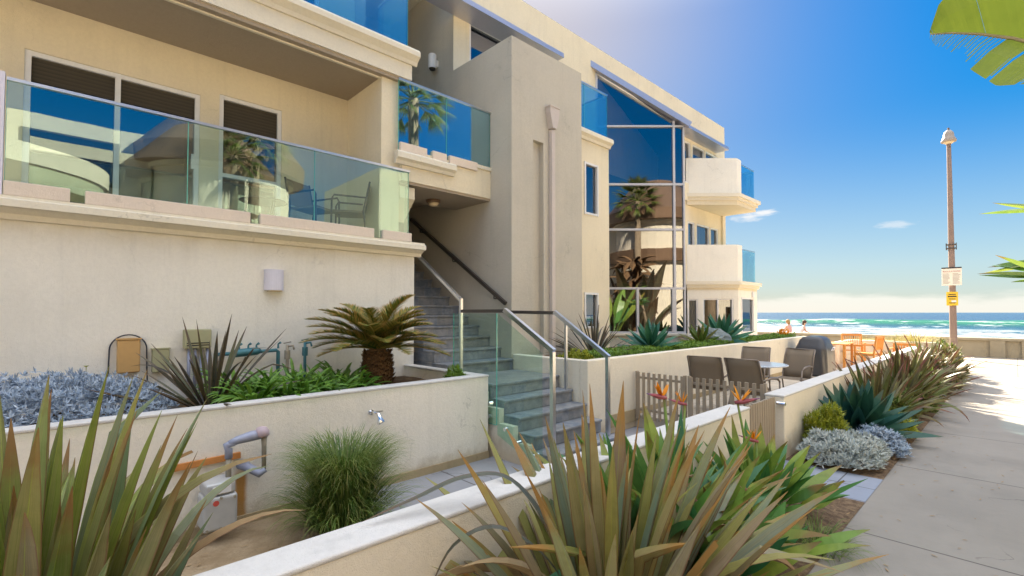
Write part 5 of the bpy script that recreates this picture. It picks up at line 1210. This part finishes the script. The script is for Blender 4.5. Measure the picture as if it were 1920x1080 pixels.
# sago palm
sg = thing('sago_palm', (-5.55,2.95,0.90), 'stocky sago palm with drooping fronds in the planter by the stairs', 'palm')
m = MB(); random.seed(4)
m.lathe([(0.17,-0.05),(0.185,0.1),(0.17,0.3),(0.15,0.42),(0.10,0.50)], (0,0,0), 18)
for i in range(330):
    t = i/330; a = i*2.39996; r = 0.19-0.045*t; z = 0.0+0.47*t
    m.blade((r*0.9*math.cos(a), r*0.9*math.sin(a), z), a, R(random.uniform(10,40)), random.uniform(0.05,0.085), 0.045, -0.9, 3, 0.4, 'leaf')
m.build('trunk', M['trunk'], sg, local=True)
m = MB()
for i in range(38):
    az = i*2.39996+random.uniform(-.2,.2); t = (i+0.5)/38; el = R(76-62*t); L = random.uniform(0.72,0.98); p = Vector((0,0,0.48)); e_ = el; nseg = 30
    lat = Vector((-math.sin(az), math.cos(az), 0)); prev = p.copy(); pts = []
    for s_ in range(nseg+1):
        d = Vector((math.cos(az)*math.cos(e_), math.sin(az)*math.cos(e_), math.sin(e_))); pts.append((prev.copy(), d)); prev = prev + d*(L/nseg); e_ -= (1.05-0.35*t)/nseg
    m.tube([q for q, d in pts[::3]], [0.012-0.009*k/10 for k in range(len(pts[::3]))], 5)
    for s_ in range(3, nseg+1):
        q, d = pts[s_]; u = s_/nseg; ll = 0.20*math.sin(math.pi*min(1,0.12+u*0.86))**0.7+0.02
        for s2 in (-1,1):
            dir_ = (d*0.75 + lat*s2*0.75 + Vector((0,0,0.25))).normalized(); a2 = math.atan2(dir_.y, dir_.x); e2 = math.asin(max(-1,min(1,dir_.z)))
            for kk in range(2):
                q2 = q + d*(L/nseg)*0.5*kk
                m.blade(q2, a2+random.uniform(-.06,.06), e2+random.uniform(-.08,.08), ll, 0.019, 0.3, 3, 0.2, 'grass')
m.build('crown', L_['sago'], sg, local=True)
plant('small_shrub', rosettes(70, (0.12,0.12,0.24), 0.07, 76, 0.3, 6, 60), L_['hedge'], (-5.0,3.75,0.92), 'small leafy seedling in the planter corner by the stair glass', 'shrub')
# clipped ground cover in the raised planter
m = MB(); random.seed(21)
for i in range(5200):
    y = 6.35 + (15.95-6.35)*random.random(); x = -4.52 - 0.55*random.random()
    z = 1.05 + (0.13+0.06*mnoise.noise(Vector((x*3,y*2.2,0))))*random.uniform(0.3,1.15)
    for j in range(4): m.blade((x,y,z), random.uniform(0,6.28), R(random.uniform(0,75)), random.uniform(0.035,0.065), 0.022, random.uniform(-.3,.8), 3, 0.3, 'leaf')
o = m.build('ground_cover', L_['hedge'], loc=(-4.8,11,1.05)); tag(o, 'green ground cover strip along the raised planter', 'ground cover', None, 'stuff')
# bushes of the far bed
BG = 'leafy bushes along the far bed'
for k, (x, y, rad, mat, lab, lf, w) in enumerate((
    (-1.30,8.95,(0.26,0.45,0.34),'lime','yellow green bush at the path edge beside the dark agave',0.09,0.3),
    (-1.42,9.75,(0.34,0.45,0.42),'bush','olive bush below the nearest bronze flax',0.12,0.22),
    (-1.30,11.2,(0.32,0.7,0.42),'bush','dull green bush at the path edge in the middle of the bed',0.11,0.22),
    (-1.38,12.9,(0.36,0.6,0.60),'bush','olive mid height bush behind the dull green one',0.13,0.22),
    (-1.42,14.8,(0.46,0.8,0.75),'flax_bronze','tall bronze bush before the lamp post end',0.22,0.2),
    (-1.35,16.8,(0.46,0.9,0.85),'flax_bronze','bronze leaved bush nearest the boardwalk corner',0.2,0.22),
    (-1.45,18.8,(0.42,0.8,0.95),'bush','last tall olive bush at the far end of the bed',0.13,0.26))):
    plant('leafy_bush', rosettes(300, rad, lf, 101+k, w, 7, 50), L_[mat], (x,y,0.02), lab, 'bush', BG)
# dune grass behind the terrace end wall
for k, (x, y, s_, lab) in enumerate(((-2.35,20.55,0.95,'tall golden dune grass clump above the terrace end wall'), (-3.0,20.6,0.7,'low golden dune grass left of the tall clump'), (-3.7,20.6,0.62,'low golden dune grass behind the slatted teak chair'))):
    plant('dune_grass', tuft(520, 0.95, 0.016, 111+k, (25,88), 0.45), L_['dune'], (x,y,0.62), lab, 'grass', 'dune grass clumps', 0, s_)
m = MB(); random.seed(33)
for i in range(60):
    a = random.uniform(0,6.28); r = 0.16*random.random(); m.blade((r*math.cos(a),r*math.sin(a),0.05+0.15*random.random()), random.uniform(0,6.28), R(random.uniform(0,80)), 0.10, 0.05, 0.5, 4, 0.3, 'leaf')
plant('flower_clump', m, L_['petal'], (-4.75,15.6,1.12), 'small orange flowering clump at the seaward end of the hedge', 'flower')
# litter in the sand bed
m = MB(); random.seed(8)
for i in range(260):
    x, y = random.uniform(-4.6,-2.4), random.uniform(-0.5,1.85); m.blade((x,y,0.05), random.uniform(0,6.28), R(random.uniform(-4,6)), random.uniform(0.02,0.08), 0.012, 0.1, 3, 0.2, 'leaf')
for i in range(900):
    x, y = random.uniform(-2.05,-1.07), random.uniform(0,20); 
    if 5.7 < y < 6.7: continue
    m.blade((x,y,0.055), random.uniform(0,6.28), R(random.uniform(-4,10)), random.uniform(0.02,0.07), 0.014, 0.1, 3, 0.2, 'leaf')
tag(m.build('leaf_litter', M['debris'], loc=(-2,3,0.05)), 'dry leaf litter scattered over the sand and mulch', 'litter', None, 'stuff')

# ------------------------------------------------------------------ big leaves reaching in from across the path
gb = thing('giant_banana_plant', (1.35,5.1,0), 'giant broad leaved plant whose torn sunlit leaf hangs in the top right corner', 'plant')
def broad_leaf(name, rib, up_edge, low_edge, tears, parent):
    m = MB(); rib = [Vector(p) for p in rib]
    def sample(pts, t):
        t = max(0, min(0.9999, t))*(len(pts)-1); i = int(t); return pts[i].lerp(pts[i+1], t-i)
    n = 44
    for edge, side in ((up_edge,1),(low_edge,-1)):
        edge = [Vector(p) for p in edge]
        for i in range(n):
            a, b = i/n, (i+1)/n
            gap = tears(i, side)
            b2 = b - gap[0]*(b-a)
            k = gap[1]; rows = []
            for t, tt_ in ((a,a),(b,b2)):
                r0 = sample(rib, t if tt_ == t else tt_); e0 = sample(edge, tt_); e1 = r0.lerp(e0, k)
                mid = r0.lerp(e1, 0.5) + Vector((0,-0.05,0.03))*((e1-r0).length)
                rows.append([m.vert(r0,(0.5,0.4)), m.vert(mid,(0.5,0.4)), m.vert(e1,(0.5,0.4))])
            A_, B = rows; m.face((A_[0], B[0], B[1], A_[1])); m.face((A_[1], B[1], B[2], A_[2]))
    bmm = m.build(name, L_['banana'], parent); 
    r = MB(); r.tube(rib, [0.004+0.014*i/(len(rib)-1) for i in range(len(rib))], 6); r.build('midrib', M['stalk'], bmm, smooth=True)
    return bmm
random.seed(6)
ribp = [(-0.385,4.5,3.84),(-0.27,4.5,3.80),(-0.13,4.52,3.74),(0.02,4.55,3.66),(0.18,4.6,3.55),(0.36,4.66,3.40),(0.55,4.75,3.18)]
upe = [(-0.39,4.5,3.86),(-0.33,4.42,4.00),(-0.20,4.36,4.07),(-0.05,4.34,4.10),(0.12,4.36,4.08),(0.32,4.45,3.95),(0.55,4.7,3.45)]
lwe = [(-0.39,4.5,3.80),(-0.36,4.47,3.70),(-0.26,4.44,3.60),(-0.17,4.43,3.47),(-0.06,4.43,3.33),(0.10,4.46,3.30),(0.50,4.7,3.05)]
def tears(i, side):
    if side == 1: return (0.0, 1.0) if i % 15 else (0.06, 0.98)
    if i < 21: return (random.uniform(0.6,0.85), random.uniform(0.45,0.95))
    return (0.0, 1.0) if i not in (26, 33) else (0.6, 0.9)
broad_leaf('leaf', ribp, upe, lwe, tears, gb)
m = MB(); m.tube([(0.55,4.75,3.18),(0.85,4.9,2.5),(1.15,5.05,1.2),(1.35,5.1,0.0)], [0.02,0.03,0.04,0.06], 8); m.build('stem', M['stalk'], gb, smooth=True)
random.seed(77); m = MB()
for i in range(9): m.blade((0.1,0,0.2), random.uniform(-1.2,1.2), R(random.uniform(66,84)), random.uniform(2.6,3.8), 0.55, random.uniform(0.4,1.0), 16, 0.25, 'paddle', random.uniform(-.5,.5))
m.build('foliage', L_['bop'], gb, local=True)
g2 = thing('spiky_palm', (0.56,7.4,0), 'plant with pointed dark leaves cut off by the right edge of the view', 'plant')
m = MB(); m.tube([(0,0,0),(0.02,0,1.2),(-0.15,-0.2,2.3),(-0.25,-0.3,2.75)], [0.07,0.06,0.05,0.04], 8); m.build('trunk', M['palmtrunk'], g2, smooth=True, local=True)
m = MB(); random.seed(12)
for zz, n_, rr_ in ((2.92,5,0.62),(2.42,12,0.60),(2.25,14,0.64)):
    for i in range(n_):
        m.blade((-0.25,-0.3,zz-0.05), random.uniform(0,6.28) if i else R(190), R(random.uniform(-12,22)), rr_*random.uniform(0.75,1.0), 0.075, random.uniform(-0.1,0.3), 8, 0.45, 'leaf', random.uniform(-.6,.6))
m.build('crown', L_['bop'], g2, local=True)

# ------------------------------------------------------------------ across the path (seen only as reflections and bounced light)
ob = thing('neighbour_building', (9.5,0,0), 'sunlit cream building across the path, mirrored in the windows', 'building')
m = MB(); m.box(6.6, 13, -20, 2.2, 0, 7.6); m.box(7.4, 13, 2.2, 7.5, 0, 5.4); m.box(6.9, 13, 10.5, 19, 0, 8.4); m.build('wall', M['opp'], ob)
m = MB(); m.lathe([(2.2,0),(2.2,6.6),(2.35,6.6),(2.35,6.9),(0.1,6.9)], (7.2,4.4,0), 40); m.build('round_tower', M['opp'], ob)
m = MB(); m.lathe([(2.5,4.55),(2.55,5.2),(0.1,5.3)], (7.2,4.4,0), 40); m.lathe([(2.7,6.75),(2.75,7.3),(1.2,9.1),(0.1,9.3)], (7.2,4.4,0), 40); m.build('curved_awning', M['bronze'], ob)
for a_ in (165,195,225,255):
    m = MB(); c_ = Vector((7.2+2.16*math.cos(R(a_)), 4.4+2.16*math.sin(R(a_)), 0)); tg = Vector((-math.sin(R(a_)), math.cos(R(a_)), 0)); m.beam(c_-tg*0.45+UZ*2.2, c_+tg*0.45+UZ*2.2, 0.12, 2.6); m.build('window', M['room'], ob)
m = MB(); m.lathe([(3.2,5.6),(3.2,6.1),(0.1,6.15)], (7.0,-2.0,0), 40); m.lathe([(3.0,2.7),(3.0,3.1),(0.1,3.1)], (7.0,-2.0,0), 40); m.build('curved_balcony', M['opp'], ob)
tag(plant('hedge', rosettes(700, (0.6,2.6,2.3), 0.28, 131, 0.4, 7, 40), L_['flax_dark'], (5.0,2.0,0), 'dark hedge added across the path to dim reflections in the ground floor panes', 'hedge'), None, None)  # unseen dark mass, put in to darken what the lower panes mirror
for y0 in (-16,-12.2,-8.4,-4.6,-0.8,11.5,14.5):
    for z0 in (0.8,3.7,5.75) if y0 < 5 else (0.8,3.7):
        m = MB(); m.box(6.56 if y0 < 5 else 6.86, 6.92, y0, y0+2.2, z0, z0+1.4); w_ = m.build('window', M['room'], ob)
        m = MB(); m.box(6.55 if y0 < 5 else 6.85, 6.559 if y0 < 5 else 6.859, y0+0.05, y0+2.15, z0+0.05, z0+1.35); m.build('pane', M['pane'], w_)
fan = MB(); random.seed(19)
for i in range(44):
    az = i*2.39996; el = R(80-120*(i/44)); p = Vector((0,0,0)); d = Vector((math.cos(az)*math.cos(el), math.sin(az)*math.cos(el), math.sin(el))); q = p+d*0.75
    fan.tube([p, q], 0.012, 4)
    for k in range(15):
        a2 = az+(k-7)*0.15; fan.blade(q, a2, el-abs(k-7)*0.04, 0.75*(1-0.04*abs(k-7)), 0.055, 0.9, 4, 0.3, 'grass')
fanme = fan
def palm(loc, h, label):
    t = thing('fan_palm', loc, label, 'tree', 'fan palms across the path')
    m = MB(); m.tube([(0,0,0),(0.05,0,h*0.5),(0,0.05,h)], [0.24,0.17,0.15], 12); m.build('trunk', M['palmtrunk'], t, smooth=True, local=True)
    m = MB(); m.v = [(x, y, z+h) for x, y, z in fanme.v]; m.f = fanme.f; m.m = fanme.m; m.uv = fanme.uv; m.build('crown', L_['bush'], t, local=True)
    return t
p1 = palm((4.6,4.7,0), 7.7, 'fan palm across the path, mirrored in the glazed bay')
p3 = copy_thing(p1, (5.2,11.2,0), 2.1, 'taller fan palm mirrored in the landing glass', 1.45)
m = MB(); random.seed(88)
for i in range(26):
    az = random.uniform(0,6.28); m.blade((0.3*math.cos(az),0.3*math.sin(az),0), az, R(random.uniform(62,86)), random.uniform(2.6,4.8), 0.6, random.uniform(0.3,1.0), 14, 0.25, 'paddle', random.uniform(-.6,.6))
gpp = plant('giant_paradise_plant', m, L_['flax_dark'], (4.0,4.9,0), 'giant paddle leaved plant across the path, mirrored in the lower bay panes', 'plant')

m = MB()
for i in range(90):
    az = random.uniform(0,6.28); rr = random.uniform(0.1,0.4); m.blade((rr*math.cos(az),rr*math.sin(az),random.uniform(1.8,4.6)), az, R(random.uniform(-30,40)), random.uniform(0.7,1.4), 0.3, random.uniform(0.8,2.0), 8, 0.3, 'leaf', random.uniform(-.8,.8))
m.tube([(0,0,0),(0.1,0,2.5),(0,0.1,4.6)], 0.22, 10); m.build('dead_leaves', M['trunk'], gpp, local=True)
# dry leaves hanging at the foot of the two big flax clumps
for o_, n_, sd_ in ((bpy.data.objects['flax_plant'], 16, 3), (bpy.data.objects['flax_plant.001'], 18, 5)):
    random.seed(sd_); m = MB()
    for i in range(n_):
        az = random.uniform(0,6.28); m.blade((0.1*math.cos(az),0.1*math.sin(az),0.1), az, R(random.uniform(30,65)), random.uniform(0.9,1.4), 0.05, random.uniform(1.4,2.6), 12, 0.7, 'flax', random.uniform(-2,2), False, random.uniform(-.6,.6))
    m.build('dry_leaves', L_['dryflax'], o_, local=True)
random.seed(44); m = MB()
for i in range(170):
    x, y = -1.05+abs(random.gauss(0,0.5)), random.uniform(2.5,19)
    m.blade((x,y,0.008), random.uniform(0,6.28), R(random.uniform(0,12)), random.uniform(0.02,0.06), 0.012, 0.2, 3, 0.2, 'leaf')
tag(m.build('path_litter', M['debris'], loc=(-0.6,8,0.01)), 'dry leaf bits blown onto the concrete path', 'litter', None, 'stuff')

# one long dry flax blade lying over the foreground wall, part of the centre flax
def ribbon(mb, pts, w):
    pts = [Vector(p) for p in pts]; dense = []
    n = len(pts)
    for i in range(n-1):
        p0, p1, p2, p3 = pts[max(i-1,0)], pts[i], pts[i+1], pts[min(i+2,n-1)]
        for k in range(6):
            t = k/6; dense.append(0.5*((2*p1)+(p2-p0)*t+(2*p0-5*p1+4*p2-p3)*t*t+(3*p1-p0-3*p2+p3)*t**3))
    dense.append(pts[-1]); last = None
    for i, p in enumerate(dense):
        d = (dense[min(i+1,len(dense)-1)]-dense[max(i-1,0)]).normalized(); sdv = d.cross(UZ).normalized(); t = i/(len(dense)-1)
        hw = w/2*(1 if t < 0.55 else max(0.05, 1-((t-0.55)/0.45)**1.4))
        row = [mb.vert(p-sdv*hw+UZ*hw*0.3,(0,t)), mb.vert(p,(0.5,t)), mb.vert(p+sdv*hw+UZ*hw*0.3,(1,t))]
        if last: mb.face((last[0],last[1],row[1],row[0])); mb.face((last[1],last[2],row[2],row[1]))
        last = row
fx = bpy.data.objects['flax_plant.001']
m = MB(); ribbon(m, [(-1.6,2.1,0.1),(-1.78,2.02,0.6),(-1.98,1.88,0.90),(-2.13,1.66,0.93),(-2.22,1.40,0.86),(-2.26,1.12,0.81)], 0.07); m.build('bent_leaf', L_['flax_dark'], fx)
m = MB(); ribbon(m, [(-1.5,2.0,0.1),(-1.62,1.85,0.55),(-1.78,1.62,0.78),(-1.9,1.42,0.72),(-1.95,1.3,0.5)], 0.05); m.build('bent_leaf', L_['flax_dark'], fx)
